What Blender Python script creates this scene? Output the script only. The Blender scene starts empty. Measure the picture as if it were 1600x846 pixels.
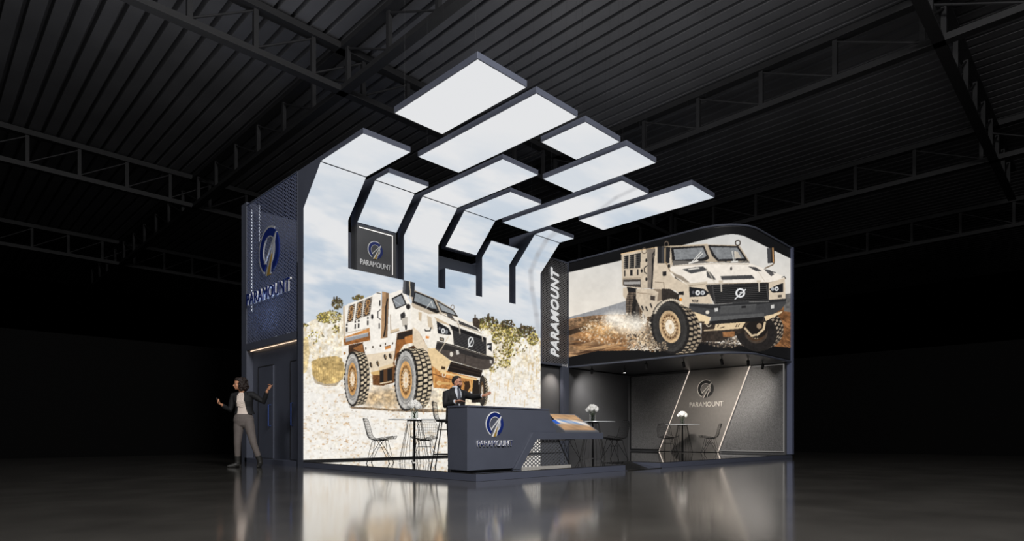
import bpy, bmesh, math, random
import numpy as np
from mathutils import Vector, Matrix, Euler
random.seed(3)
S2 = math.sqrt(2.0); FPX = 952.0; CAMZ = 0.64
C = bpy.context.scene.collection
V = Vector
# ---------------------------------------------------------------- materials
def lin(c):
    return tuple((v/255/12.92 if v/255 <= .04045 else ((v/255+.055)/1.055)**2.4) for v in c)+(1.0,)
MATS = {}
def mat(name, rgb, rough=.5, metal=0., spec=.5, var=.0, vscale=12., bump=0., bscale=60., rvar=0., coat=0., ior=1.5):
    if name in MATS: return MATS[name]
    m = bpy.data.materials.new(name); m.use_nodes = True
    nt = m.node_tree; b = nt.nodes['Principled BSDF']
    b.inputs['Base Color'].default_value = lin(rgb)
    b.inputs['Roughness'].default_value = rough
    b.inputs['Metallic'].default_value = metal
    b.inputs['Specular IOR Level'].default_value = spec
    b.inputs['IOR'].default_value = ior
    if coat: b.inputs['Coat IOR'].default_value = 1.8; b.inputs['Coat Weight'].default_value = coat; b.inputs['Coat Roughness'].default_value = rough*.8
    tc = nt.nodes.new('ShaderNodeTexCoord')
    if var:
        n = nt.nodes.new('ShaderNodeTexNoise'); n.inputs['Scale'].default_value = vscale; n.inputs['Detail'].default_value = 5
        nt.links.new(tc.outputs['Object'], n.inputs['Vector'])
        r = nt.nodes.new('ShaderNodeValToRGB'); c = lin(rgb)
        r.color_ramp.elements[0].position = .3; r.color_ramp.elements[1].position = .7
        r.color_ramp.elements[0].color = tuple(v*(1-var) for v in c[:3])+(1,)
        r.color_ramp.elements[1].color = tuple(min(1, v*(1+var)) for v in c[:3])+(1,)
        nt.links.new(n.outputs['Fac'], r.inputs['Fac']); nt.links.new(r.outputs['Color'], b.inputs['Base Color'])
        if rvar:
            mr = nt.nodes.new('ShaderNodeMapRange'); mr.inputs['To Min'].default_value = rough-rvar; mr.inputs['To Max'].default_value = rough+rvar
            nt.links.new(n.outputs['Fac'], mr.inputs['Value']); nt.links.new(mr.outputs['Result'], b.inputs['Roughness'])
    if bump:
        n2 = nt.nodes.new('ShaderNodeTexNoise'); n2.inputs['Scale'].default_value = bscale; n2.inputs['Detail'].default_value = 3
        nt.links.new(tc.outputs['Object'], n2.inputs['Vector'])
        bp = nt.nodes.new('ShaderNodeBump'); bp.inputs['Strength'].default_value = bump; bp.inputs['Distance'].default_value = .01
        nt.links.new(n2.outputs['Fac'], bp.inputs['Height']); nt.links.new(bp.outputs['Normal'], b.inputs['Normal'])
    MATS[name] = m
    return m
def emit(name, rgb, strength):
    if name in MATS: return MATS[name]
    m = mat(name, (20, 20, 20), .4); b = m.node_tree.nodes['Principled BSDF']
    b.inputs['Emission Color'].default_value = lin(rgb); b.inputs['Emission Strength'].default_value = strength
    return m
def picture(name, strength=1.0):
    if name in MATS: return MATS[name]
    m = mat(name, (8, 8, 9), .6, spec=.08); nt = m.node_tree; b = nt.nodes['Principled BSDF']
    a = nt.nodes.new('ShaderNodeAttribute'); a.attribute_name = 'picture'
    nt.links.new(a.outputs['Color'], b.inputs['Emission Color']); b.inputs['Emission Strength'].default_value = strength
    return m
def glass(name, rgb=(235, 240, 240)):
    if name in MATS: return MATS[name]
    m = mat(name, rgb, .02); b = m.node_tree.nodes['Principled BSDF']
    b.inputs['Transmission Weight'].default_value = 1.0; b.inputs['IOR'].default_value = 1.45
    return m
# ---------------------------------------------------------------- meshes
ORG = {}
class MB:
    """collects shapes and links them as one mesh object"""
    def __init__(s): s.bm = bmesh.new()
    def box(s, a, b):
        x0, y0, z0 = a; x1, y1, z1 = b
        v = [s.bm.verts.new(p) for p in ((x0,y0,z0),(x1,y0,z0),(x1,y1,z0),(x0,y1,z0),(x0,y0,z1),(x1,y0,z1),(x1,y1,z1),(x0,y1,z1))]
        for f in ((3,2,1,0),(4,5,6,7),(0,1,5,4),(1,2,6,5),(2,3,7,6),(3,0,4,7)): s.bm.faces.new([v[i] for i in f])
        return s
    def prism(s, pts, vec):
        pts = [V(p) for p in pts]; vec = V(vec)
        a = [s.bm.verts.new(p) for p in pts]; b = [s.bm.verts.new(p+vec) for p in pts]; n = len(pts)
        fs = [s.bm.faces.new(a[::-1]), s.bm.faces.new(b)]
        for i in range(n): fs.append(s.bm.faces.new((a[i], a[(i+1) % n], b[(i+1) % n], b[i])))
        bmesh.ops.recalc_face_normals(s.bm, faces=fs)
        return s
    def tube(s, pts, r, n=8, closed=False, caps=True, flat=1.0, side=None):
        pts = [V(p) for p in pts]; m = len(pts)
        rad = list(r) if hasattr(r, '__len__') else [r]*m
        rings = []; prev = None
        for i, p in enumerate(pts):
            if closed: t = pts[(i+1) % m]-pts[i-1]
            else: t = pts[min(i+1, m-1)]-pts[max(i-1, 0)]
            t.normalize()
            if prev is None:
                u = V(side) if side else (V((0,0,1)) if abs(t.z) < .9 else V((1,0,0)))
            else: u = prev
            u = u-t*u.dot(t); u.normalize(); w = t.cross(u); prev = u
            rings.append([s.bm.verts.new(p+(u*math.cos(2*math.pi*k/n)+w*math.sin(2*math.pi*k/n)*flat)*rad[i]) for k in range(n)])
        for i in range(m if closed else m-1):
            a = rings[i]; b = rings[(i+1) % m]
            for k in range(n): s.bm.faces.new((a[k], a[(k+1) % n], b[(k+1) % n], b[k]))
        if caps and not closed:
            s.bm.faces.new(rings[0][::-1]); s.bm.faces.new(rings[-1])
        return s
    def lathe(s, prof, o=(0,0,0), n=24):
        o = V(o); rings = []
        for r, z in prof: rings.append([s.bm.verts.new(o+V((r*math.cos(2*math.pi*k/n), r*math.sin(2*math.pi*k/n), z))) for k in range(n)])
        for a, b in zip(rings[:-1], rings[1:]):
            for k in range(n): s.bm.faces.new((a[k], a[(k+1) % n], b[(k+1) % n], b[k]))
        s.bm.faces.new(rings[0][::-1]); s.bm.faces.new(rings[-1])
        return s
    def ball(s, c, r, sub=2, rot=None):
        r = r if hasattr(r, '__len__') else (r, r, r)
        M = Matrix.Translation(V(c)) @ (rot.to_4x4() if rot else Matrix.Identity(4)) @ Matrix.Diagonal((r[0], r[1], r[2], 1))
        bmesh.ops.create_icosphere(s.bm, subdivisions=sub, radius=1, matrix=M)
        return s
    def loft(s, secs, lat, fwd, n=20, a0=None, a1=None, thick=None):
        """secs: (centre, half width along lat, half depth along fwd); a0..a1 = open arc made into a shell of the given thickness"""
        lat = V(lat).normalized(); fwd = V(fwd).normalized(); rings = []
        for c, a, b in secs:
            c = V(c)
            if a0 is None:
                rings.append([s.bm.verts.new(c+lat*a*math.cos(2*math.pi*k/n)+fwd*b*math.sin(2*math.pi*k/n)) for k in range(n)])
            else:
                g = a0 if not callable(a0) else a0(c.z); h = a1 if not callable(a1) else a1(c.z)
                ang = [g+(h-g)*k/(n-1) for k in range(n)]
                out = [c+lat*a*math.cos(q)+fwd*b*math.sin(q) for q in ang]
                inn = [c+lat*(a-thick)*math.cos(q)+fwd*(b-thick)*math.sin(q) for q in ang]
                rings.append([s.bm.verts.new(p) for p in out+inn[::-1]])
        m = len(rings[0])
        for a, b in zip(rings[:-1], rings[1:]):
            for k in range(m): s.bm.faces.new((a[k], a[(k+1) % m], b[(k+1) % m], b[k]))
        s.bm.faces.new(rings[0][::-1]); s.bm.faces.new(rings[-1])
        return s
    def mesh(s, me):
        s.bm.from_mesh(me); return s
    def build(s, name, m, parent=None, smooth=False, bevel=0, remesh=0, soft=0):
        me = bpy.data.meshes.new(name); bmesh.ops.recalc_face_normals(s.bm, faces=s.bm.faces)
        s.bm.to_mesh(me); s.bm.free()
        return link(name, me, m, parent, smooth, bevel, remesh, soft)
def link(name, me, m, parent=None, smooth=False, bevel=0, remesh=0, soft=0):
    o = bpy.data.objects.new(name, me); C.objects.link(o)
    if m: me.materials.append(m)
    if smooth: me.polygons.foreach_set('use_smooth', [True]*len(me.polygons))
    if parent:
        o.parent = parent; org = ORG.get(parent.name, V((0,0,0))); ORG[o.name] = org
        if org.length: me.transform(Matrix.Translation(-org))
    else: ORG[o.name] = V((0,0,0))
    if remesh:
        k = o.modifiers.new('fuse', 'REMESH'); k.mode = 'VOXEL'; k.voxel_size = remesh; k.use_smooth_shade = True
        if soft: k = o.modifiers.new('soften', 'SMOOTH'); k.iterations = soft; k.factor = .5
    if bevel:
        k = o.modifiers.new('bevel', 'BEVEL'); k.width = bevel; k.segments = 2; k.limit_method = 'ANGLE'
    return o
def tag(o, label=None, cat=None, group=None, kind=None):
    if label: o['label'] = label
    if cat: o['category'] = cat
    if group: o['group'] = group
    if kind: o['kind'] = kind
    return o
def thing(name, label, cat, loc=(0,0,0), group=None, rz=0):
    o = bpy.data.objects.new(name, None); C.objects.link(o); o.location = loc; o.rotation_euler = (0,0,rz); o.empty_display_size = .1
    ORG[o.name] = V(loc) if not rz else V((0,0,0))
    return tag(o, label, cat, group)
def dup(root, loc, rz, label, group=None):
    def cp(o, parent):
        c = o.copy(); C.objects.link(c); c.parent = parent
        for ch in KIDS.get(o.name, ()): cp(ch, c)
        return c
    r = cp(root, None); r.location = loc; r.rotation_euler = (0,0,rz); r['label'] = label
    if group: r['group'] = group
    return r
KIDS = {}
def kids(root):
    for o in list(C.objects):
        if o.parent: KIDS.setdefault(o.parent.name, [])
    for o in list(C.objects):
        if o.parent and o not in KIDS[o.parent.name]: KIDS[o.parent.name].append(o)
def pic_grid(name, fn, us, vs, parent, m, colour):
    """a flat or bent screen: fn(u, v) gives points, colour(points) the picture"""
    U, W = np.meshgrid(np.array(us), np.array(vs)); P = fn(U.ravel(), W.ravel())
    nu, nv = len(us), len(vs)
    i = np.arange(nu*nv).reshape(nv, nu)
    F = np.stack([i[:-1,:-1], i[:-1,1:], i[1:,1:], i[1:,:-1]], -1).reshape(-1, 4)
    me = bpy.data.meshes.new(name)
    me.vertices.add(len(P)); me.vertices.foreach_set('co', P.astype(np.float32).ravel())
    me.loops.add(F.size); me.loops.foreach_set('vertex_index', F.astype(np.int32).ravel())
    me.polygons.add(len(F)); me.polygons.foreach_set('loop_start', np.arange(0, F.size, 4, dtype=np.int32)); me.polygons.foreach_set('loop_total', np.full(len(F), 4, np.int32))
    me.update(calc_edges=True)
    col = np.ones((len(P), 4), np.float32); col[:, :3] = colour(P)
    at = me.color_attributes.new('picture', 'FLOAT_COLOR', 'POINT'); at.data.foreach_set('color', col.ravel())
    return link(name, me, m, parent)
def footage(P):
    d = (P[:,0]+P[:,1])/S2; r = (P[:,0]-P[:,1])/S2
    return smp(800+FPX*r/d, 679-FPX*(P[:,2]-CAMZ)/d)
def skyview(P):
    d = (P[:,0]+P[:,1])/S2; r = (P[:,0]-P[:,1])/S2
    return smp(800+FPX*r/d, 679-FPX*(P[:,2]-CAMZ)/d, SKYC)
def text_mesh(body, w, h, depth, bold=.0, shear=0., space=1.0):
    cu = bpy.data.curves.new('letters', 'FONT'); cu.body = body; cu.extrude = .05; cu.offset = bold; cu.shear = shear; cu.space_character = space; cu.resolution_u = 3
    o = bpy.data.objects.new('letters', cu); C.objects.link(o)
    dg = bpy.context.evaluated_depsgraph_get(); dg.update()
    me = bpy.data.meshes.new_from_object(o.evaluated_get(dg)); bpy.data.objects.remove(o); bpy.data.curves.remove(cu)
    co = np.empty(len(me.vertices)*3, np.float32); me.vertices.foreach_get('co', co); co = co.reshape(-1, 3)
    lo, hi = co.min(0), co.max(0)
    co = (co-lo)/(hi-lo)*np.array([w, h, depth], np.float32)
    return me, co
def lettering(body, o, U, W, N, w, h, depth, m, parent, name='lettering', bold=.0, shear=0., space=1.0, label=None):
    me, co = text_mesh(body, w, h, depth, bold, shear, space)
    M = np.array([V(U), V(W), V(N)], np.float32)
    co = co @ M+np.array(o, np.float32); me.vertices.foreach_set('co', co.ravel()); me.update()
    me.materials.clear()
    ob = link(name, me, m, parent)
    if label: ob['label'] = label
    return ob
def emblem(c, U, W, N, R, parent, ring, line, gold, depth=.02):
    """round emblem: broad ring with a tapering road running up through it"""
    c, U, W, N = V(c), V(U), V(W), V(N)
    P = lambda u, v, d=0: c+U*(u*R)+W*(v*R)+N*d
    def arc(r0, r1, a0, a1, d0, d1, n=40):
        b = MB(); out = []
        for k in range(n+1):
            t = math.radians(a0+(a1-a0)*k/n); out.append((math.cos(t), math.sin(t)))
        rings = []
        for ct, st in out: rings.append([b.bm.verts.new(P(r*ct, r*st, d)) for r, d in ((r0, d0), (r1, d0), (r1, d1), (r0, d1))])
        for p, q in zip(rings[:-1], rings[1:]):
            for k in range(4): b.bm.faces.new((p[k], p[(k+1) % 4], q[(k+1) % 4], q[k]))
        b.bm.faces.new(rings[0]); b.bm.faces.new(rings[-1][::-1])
        return b
    e = arc(.62, .95, -100, 238, 0, depth).build('emblem', ring, parent)
    e['label'] = 'raised round emblem with a road through the ring'
    b = arc(.95, 1.03, 60, 240, 0, depth*1.02); t = arc(.575, .62, -75, 235, 0, depth*1.02)
    me = bpy.data.meshes.new('t'); t.bm.to_mesh(me); t.bm.free(); b.mesh(me)
    b.prism([P(.70,.63), P(.64,.66), P(-.50,-.46), P(-.45,-.51)], N*(depth*1.15))
    b.prism([P(.72,.66), P(.64,.62), P(-.34,-1.0), P(-.23,-1.03)], N*(depth*1.25))
    b.prism([P(.70,.62), P(.66,.60), P(.10,-.98), P(.17,-.96)], N*(depth*1.2))
    b.build('outline', line, e)
    MB().prism([P(.30,-.18), P(.16,-.18), P(-.22,-1.02), P(.09,-1.0)], N*(depth*1.22)).build('road', gold, e)
    return e
# ---------------------------------------------------------------- palette
NAVY = mat('navy_laminate', (82, 86, 99), .42, var=.05, vscale=3, bump=.02, bscale=200)
NAVYD = mat('navy_edge', (78, 82, 97), .5)
BLACK = mat('black_board', (22, 22, 24), .6, var=.1)
CHAR = mat('charcoal_board', (84, 84, 86), .45, var=.08, vscale=2)
STEEL = mat('roof_steel', (29, 29, 31), .6, var=.12, vscale=4)
WIRE = mat('black_wire', (20, 20, 22), .35, .6)
WHITE = mat('white_letter', (235, 235, 235), .4)
BLUE = mat('blue_letter', (24, 42, 112), .35)
GOLD = mat('gold_letter', (196, 160, 84), .35, .4)
CHROME = mat('brushed_metal', (190, 190, 192), .25, 1.0, var=.05)
LEDP = picture('led_picture', 1.0)
# ---------------------------------------------------------------- screen pictures
# The footage shown on the screens, painted shape by shape into an array and
# then given to the screen meshes as colours per vertex (a flat picture on a flat screen).
SC = 3; CX0, CY0, CW, CH = 460, 78, 790, 664
rng = np.random.default_rng(7)
def vnoise(h, w, cy, cx=None, seed=0):
    cx = cx or cy
    r = np.random.default_rng(seed)
    gh, gw = int(h/cy)+3, int(w/cx)+3
    g = r.random((gh, gw)).astype(np.float32)
    y = np.arange(h)/cy; x = np.arange(w)/cx
    yi = y.astype(int); xi = x.astype(int)
    fy = y-yi; fx = x-xi
    fy = (fy*fy*(3-2*fy)).astype(np.float32)[:, None]; fx = (fx*fx*(3-2*fx)).astype(np.float32)[None, :]
    a = g[yi][:, xi]; b = g[yi][:, xi+1]; c = g[yi+1][:, xi]; d = g[yi+1][:, xi+1]
    return (a*(1-fx)+b*fx)*(1-fy)+(c*(1-fx)+d*fx)*fy
def fbm(h, w, cy, cx=None, n=4, seed=0):
    cx = cx or cy; o = 0; amp = 1; tot = 0
    for i in range(n):
        o = o+amp*vnoise(h, w, max(cy/2**i, 1.01), max(cx/2**i, 1.01), seed*31+i); tot += amp; amp *= .55
    return o/tot
H_, W_ = CH*SC, CW*SC
CAN = np.zeros((H_, W_, 3), np.float32)
FINE = fbm(H_, W_, 9, n=3, seed=5)-.5
MID = fbm(H_, W_, 36, n=4, seed=6)-.5
YY, XX = np.mgrid[0:H_, 0:W_].astype(np.float32)
YY = YY/SC+CY0; XX = XX/SC+CX0
def put(mask, sl, col, a=1.0, nz=0, mid=0):
    c = np.array(col, np.float32)
    v = c[None, None, :]*np.ones(mask.shape+(1,), np.float32)
    if nz: v = v*(1+nz*2*FINE[sl])[..., None]
    if mid: v = v*(1+mid*2*MID[sl])[..., None]
    m = (mask*a)[..., None].astype(np.float32)
    CAN[sl] = CAN[sl]*(1-m)+v*m
def box(x0, y0, x1, y1):
    i0 = max(int((y0-CY0)*SC)-2, 0); i1 = min(int((y1-CY0)*SC)+3, H_)
    j0 = max(int((x0-CX0)*SC)-2, 0); j1 = min(int((x1-CX0)*SC)+3, W_)
    return (slice(i0, max(i1, i0+1)), slice(j0, max(j1, j0+1)))
def pmask(pts, sl):
    x = XX[sl]; y = YY[sl]; m = np.zeros(x.shape, bool)
    n = len(pts)
    for k in range(n):
        (ax, ay), (bx, by) = pts[k], pts[(k+1) % n]
        if ay == by: continue
        c = ((ay > y) != (by > y)) & (x < (bx-ax)*(y-ay)/(by-ay)+ax)
        m ^= c
    return m
def poly(pts, col, a=1.0, nz=0, mid=0):
    xs = [p[0] for p in pts]; ys = [p[1] for p in pts]
    sl = box(min(xs), min(ys), max(xs), max(ys))
    put(pmask(pts, sl), sl, col, a, nz, mid)
def ell(cx, cy, rx, ry, col, a=1.0, nz=0, mid=0, tilt=0, r0=0, soft=0):
    R = max(rx, ry)*(1+soft)
    sl = box(cx-R, cy-R, cx+R, cy+R)
    dx = XX[sl]-cx; dy = YY[sl]-cy; c, s = math.cos(tilt), math.sin(tilt)
    q = np.sqrt(((dx*c+dy*s)/rx)**2+((-dx*s+dy*c)/ry)**2)
    if soft: m = np.clip((1+soft-q)/(2*soft), 0, 1)
    else: m = ((q <= 1) & (q >= r0)).astype(np.float32)
    put(m, sl, col, a, nz, mid)
def line(pts, w, col, a=1.0, soft=False):
    for (ax, ay), (bx, by) in zip(pts[:-1], pts[1:]):
        sl = box(min(ax, bx)-w, min(ay, by)-w, max(ax, bx)+w, max(ay, by)+w)
        dx, dy = bx-ax, by-ay; L = dx*dx+dy*dy+1e-9
        t = np.clip(((XX[sl]-ax)*dx+(YY[sl]-ay)*dy)/L, 0, 1)
        d = np.hypot(XX[sl]-ax-t*dx, YY[sl]-ay-t*dy)
        m = np.clip(1.5-d/(w/2), 0, 1) if soft else np.clip((w/2-d)*SC+.5, 0, 1)
        put(m, sl, col, a)
def TR(ox, oy, s):
    return lambda *p: [(ox+x/s, oy+y/s) for x, y in zip(p[0::2], p[1::2])]
def mix(a, b, t): return tuple(a[i]*(1-t)+b[i]*t for i in range(3))

# -- sky of the big wall and the strips
t = np.clip((YY-200)/280, 0, 1)
skyA = np.array((227, 228, 230), np.float32); skyB = np.array((176, 193, 211), np.float32)
Q = YY-.28*XX                                          # clouds run slightly downhill
def rot_noise(cy, cx, n, seed):
    base = fbm(H_+900, W_, cy, cx, n, seed)
    sh = (np.arange(W_)*.25).astype(int)
    idx = (np.arange(H_)[:, None]+sh[::-1][None, :])
    return base[np.clip(idx, 0, base.shape[0]-1), np.arange(W_)[None, :]]
cl = rot_noise(110, 330, 5, 21)
cl = np.clip((cl-.36)/.26, 0, 1)
k = (t**.8)*(1-cl)
CAN[:] = skyA*(1-k[..., None])+skyB*k[..., None]
cl2 = rot_noise(60, 190, 4, 33)
wt = np.clip((cl2-.56)/.18, 0, 1)*t*.6
CAN[:] = CAN*(1-wt[..., None])+np.array((232, 232, 232), np.float32)*wt[..., None]
low = np.clip((YY-455)/40, 0, 1)*.5
CAN[:] = CAN*(1-low[..., None])+np.array((206, 214, 222), np.float32)*low[..., None]
# the long soft grey strand at the right of the sky
for pts, w in (([(1000, 291), (962, 309), (925, 337)], 5), ([(872, 360), (853, 376), (840, 398), (829, 424), (831, 452), (838, 492), (842, 530)], 7)):
    line(pts, w, (165, 166, 170), .38, True)
SKYC = CAN.copy()
# -- quarry: cliff, shrubs, ground
A = TR(470, 420, 2.729)
cliff = A(0,245, 60,215, 120,222, 180,195, 330,230, 520,260, 700,235, 760,215, 830,240, 900,265, 960,280, 1035,300, 1035,860, 0,860)
poly(cliff, (236, 225, 203), nz=.22, mid=.14)
sl = box(470, 480, 850, 735)
m = pmask(cliff, sl)
n1 = fbm(H_, W_, 30, 16, 4, 44)[sl]; n2 = fbm(H_, W_, 14, 8, 3, 45)[sl]
put(m*np.clip((n1-.44)/.14, 0, 1), sl, (248, 244, 236), .85, nz=.08)
put(m*np.clip((n2-.66)/.08, 0, 1), sl, (196, 160, 100), .5)
gy = np.clip((YY[sl]-575)/40, 0, 1)
n3 = fbm(H_, W_, 24, 70, 4, 46)[sl]
put(m*gy*np.clip((n3-.15)/.25, .55, 1), sl, (244, 240, 233), .95, nz=.06)
n4 = fbm(H_, W_, 8, 11, 2, 47)[sl]
n5 = fbm(H_, W_, 60, 120, 2, 49)[sl]
put(m*gy*np.clip((n4-.70)/.08, 0, 1)*np.clip((n5-.40)/.2, 0, 1), sl, (190, 140, 84), .6)
put(m*gy*np.clip((fbm(H_, W_, 20, 34, 3, 50)[sl]-.60)/.15, 0, 1), sl, (222, 202, 174), .5, nz=.2)
put(m*gy*np.clip((fbm(H_, W_, 6, 9, 2, 48)[sl]-.82)/.04, 0, 1), sl, (110, 80, 50), .6)
# ochre boulder at the left
poly(A(45,395, 80,380, 150,372, 180,385, 188,440, 178,470, 150,488, 105,492, 70,480, 48,450), (205, 176, 118), nz=.3, mid=.3)
poly(A(48,450, 70,480, 105,492, 150,488, 178,470, 150,500, 100,500, 60,488), (120, 96, 60), .5, nz=.3)
for i in range(14):
    x = 55+i*9; line(A(x,392+rng.integers(0,12), x+6,470+rng.integers(0,14)), .8, (150, 118, 66), .5)
poly(A(8,300, 30,290, 38,360, 24,440, 8,450), (222, 190, 120), .6, nz=.4)
def shrub(cx, cy, rx, ry, cols, n, s, seed):
    r = np.random.default_rng(seed)
    for i in range(n):
        a = r.random()*6.283; q = math.sqrt(r.random())
        x = cx+rx*q*math.cos(a); y = cy+ry*q*math.sin(a)
        c = cols[r.integers(len(cols))]; f = .75+.5*r.random()
        ell(x, y, s*(.5+r.random()), s*(.4+.7*r.random()), tuple(min(255, v*f) for v in c), .9, tilt=r.random()*3)
OL = [(128, 118, 58), (176, 158, 74), (92, 86, 50), (206, 190, 110), (78, 66, 44), (150, 128, 84), (224, 210, 170)]
DK = [(70, 62, 42), (96, 84, 56), (52, 48, 38), (120, 96, 60), (110, 108, 52)]
for (x, y, rx, ry, n, c, sd) in ((128,206,42,26,130,OL,1),(155,150,22,24,70,DK,2),(95,208,26,22,70,OL,3),(245,124,24,10,40,DK,4),
     (800,232,40,26,130,DK,5),(770,250,30,14,60,OL,6),(850,262,44,26,170,OL,7),(905,282,36,30,150,OL,8),(880,238,30,18,60,DK,13),(962,268,40,24,120,DK,9),
     (990,300,22,26,80,OL,10),(882,340,22,38,110,OL,11),(870,405,26,16,50,OL,12),(835,300,20,20,50,OL,14),(820,420,20,20,30,OL,15),(150,260,16,16,30,OL,16),(20,240,12,8,24,OL,17),(900,330,60,40,40,OL,18),(850,380,40,40,34,OL,19),(60,290,40,30,20,OL,20)):
    (px, py), = A(x, y); shrub(px, py, rx/2.729*1.08, ry/2.729*1.05, c, int(n*1.9), 1.25, sd)
for x, y, h in ((796,212,16),(800,205,12),(742,216,18),(818,220,14),(938,250,14),(955,256,10),(897,236,16),(860,236,10),(975,262,12),(140,140,18),(152,130,10)):
    (px, py), = A(x, y); line([(px, py+5), (px+.4, py-h/2.729)], 2.2, (66, 54, 38), .9)
for i in range(60):                                     # pale stones and streaks of the cliff
    (px, py), = A(800+rng.random()*215, 330+rng.random()*230)
    line([(px, py), (px+1-rng.random()*2, py+3+rng.random()*9)], .5+rng.random(), (196, 160, 96), .45)
# darker strip of ground under the wheels
poly(A(205,588, 300,592, 400,600, 520,598, 625,602, 625,613, 520,612, 400,609, 300,601, 215,596), (96, 74, 52), .8, nz=.6)
for x_, y_, rx_, ry_ in ((345,545,60,45),(300,560,40,30),(390,560,40,40)): ell(*A(x_,y_)[0], rx_/2.729, ry_/2.729, (196, 164, 120), .6, nz=.5, mid=.4, soft=.5)
for x_, y_, rx_, ry_ in ((600,550,70,50),(680,575,90,36)): ell(*A(x_,y_)[0], rx_/2.729, ry_/2.729, (226, 204, 166), .5, nz=.5, mid=.4, soft=.5)

def wheel(cx, cy, rx, ry, dx, dy, rx2, ry2, side, hub, tilt=0, blocks=(212, 194, 164), rows=17, dark=(38, 35, 33), dusty=True):
    """tyre seen at an angle: tread = hull between the near face and the far face shifted by (dx, dy)"""
    pts = []
    for j in range(24):
        t_ = j/23
        ell(cx+dx*t_, cy+dy*t_, rx+(rx2-rx)*t_, ry+(ry2-ry)*t_, dark, 1, nz=.4, tilt=tilt)
    c, s = math.cos(tilt), math.sin(tilt)
    for j in range(rows*2):                             # rows of lugs across the tread
        an = -1.65+3.3*j/(rows*2-1)
        for q, (t0, t1) in enumerate(((.08, .36), (.44, .68), (.74, .98))):
            if (j+q) % 2: continue
            quad = []
            for tt, da in ((t0, -.048), (t1, -.065), (t1, .045), (t0, .062)):
                ex = (rx+(rx2-rx)*tt)*math.cos(an+da); ey = (ry+(ry2-ry)*tt)*math.sin(an+da)
                quad.append((cx+dx*tt+ex*c-ey*s, cy+dy*tt+ex*s+ey*c))
            poly(quad, blocks, .95, nz=.35)
    ell(cx, cy, rx, ry, mix(dark, side, .35), 1, nz=.3, tilt=tilt)
    for j in range(34):                                 # shoulder lugs
        an = j*6.283/34
        ex, ey = rx*.965*math.cos(an), ry*.965*math.sin(an)
        ell(cx+ex*c-ey*s, cy+ex*s+ey*c, rx*.06+.5, ry*.04, dark, .9, tilt=tilt)
    ell(cx, cy, rx*.9, ry*.92, side, 1, nz=.22, tilt=tilt)
    ell(cx, cy, rx*.74, ry*.78, mix(side, dark, .35), .8, tilt=tilt, r0=.93)
    ell(cx, cy, rx*.66, ry*.70, mix(side, dark, .5), .7, tilt=tilt, nz=.3)
    ell(cx, cy, rx*.56, ry*.60, hub, 1, nz=.2, tilt=tilt)
    ell(cx, cy, rx*.46, ry*.50, mix(hub, (90, 60, 36), .35), 1, nz=.3, tilt=tilt)
    for j in range(18):
        an = j*6.283/18
        ex, ey = rx*.38*math.cos(an), ry*.42*math.sin(an)
        ell(cx+ex*c-ey*s, cy+ex*s+ey*c, max(rx*.045, .45), max(ry*.035, .5), (70, 50, 34), .9)
        ex, ey = rx*.30*math.cos(an+.17), ry*.33*math.sin(an+.17)
        ell(cx+ex*c-ey*s, cy+ex*s+ey*c, max(rx*.04, .4), max(ry*.03, .4), (228, 206, 170), .9)
    ell(cx, cy, rx*.24, ry*.27, mix(hub, (250, 244, 232), .7), 1, nz=.15, tilt=tilt)
    ell(cx+rx*.03, cy, rx*.08, ry*.09, hub, .7)
WH = (244, 238, 228); WS = (214, 196, 170); BR = (176, 118, 68); BK = (36, 33, 32); TN = (226, 196, 148)
B = TR(520, 430, 3.843); D = TR(640, 450, 4.453)
# underside and far wheels first
poly(B(235,560, 370,520, 385,640, 300,665, 240,660), (112, 74, 44), nz=.4)
poly(D(150,540, 300,590, 470,630, 470,700, 440,720, 165,695), (196, 136, 78), nz=.25, mid=.2)
poly(D(440,640, 480,640, 490,800, 430,800), (40, 34, 30))
wheel(*D(505,715)[0], 5, 24, 4, 1, 5, 22, (60, 55, 50), (90, 70, 50))
for p in (D(170,560,170,690), D(290,590,285,690), D(440,625,430,720), D(330,600,330,700)): line(p, 1.6, (226, 176, 104))
line(D(165,600, 290,640), 1.5, (120, 74, 40)); ell(*D(238,605)[0], 3, 4, (236, 224, 206), r0=.6); ell(*D(205,663)[0], 4.5, 3.5, (226, 190, 132)); line(D(205,663,270,665), 4, (214, 170, 108))
poly(D(385,650, 425,650, 420,740, 375,735), (60, 42, 30)); line(D(420,650, 428,690, 400,740), 2.5, (222, 170, 104))
for p in (D(355,650,365,668), D(375,652,383,670)): line(p, 1.2, (50, 36, 26))
# rear arch and rear wheel
poly(B(88,425, 180,398, 205,490, 190,560, 90,480), (74, 52, 38), nz=.3)
poly(B(120,440, 178,412, 188,470, 150,455), (150, 100, 58), nz=.2)
# hull side
poly(B(50,430, 92,420, 96,480, 78,540, 58,520), WH, nz=.08); ell(*B(70,470)[0], 1.6, 2.2, (170, 120, 70))
poly(B(180,408, 385,362, 378,440, 362,520, 358,556, 300,590, 232,590, 200,500), (245, 239, 229), nz=.07, mid=.05)
poly(B(188,480, 370,455, 358,556, 232,590, 200,500), (226, 206, 176), .8, nz=.08)
poly(B(225,585, 360,552, 330,600, 240,600), (214, 176, 116), nz=.1)
for x, y in ((197,440),(240,432),(286,424),(358,410),(316,414)): ell(*B(x,y)[0], 1.1, 2, (70, 56, 44))
poly(B(312,430, 346,422, 346,440, 314,448), (206, 138, 76)); line(B(312,430,346,422), .9, (110, 70, 40))
for x, y in ((314,492),(345,487),(229,540),(270,532)): ell(*B(x,y)[0], 2.2, 4.4, BK, tilt=-.25); ell(*B(x+4,y)[0], 1, 3.2, (150, 126, 96), tilt=-.25)
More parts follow.
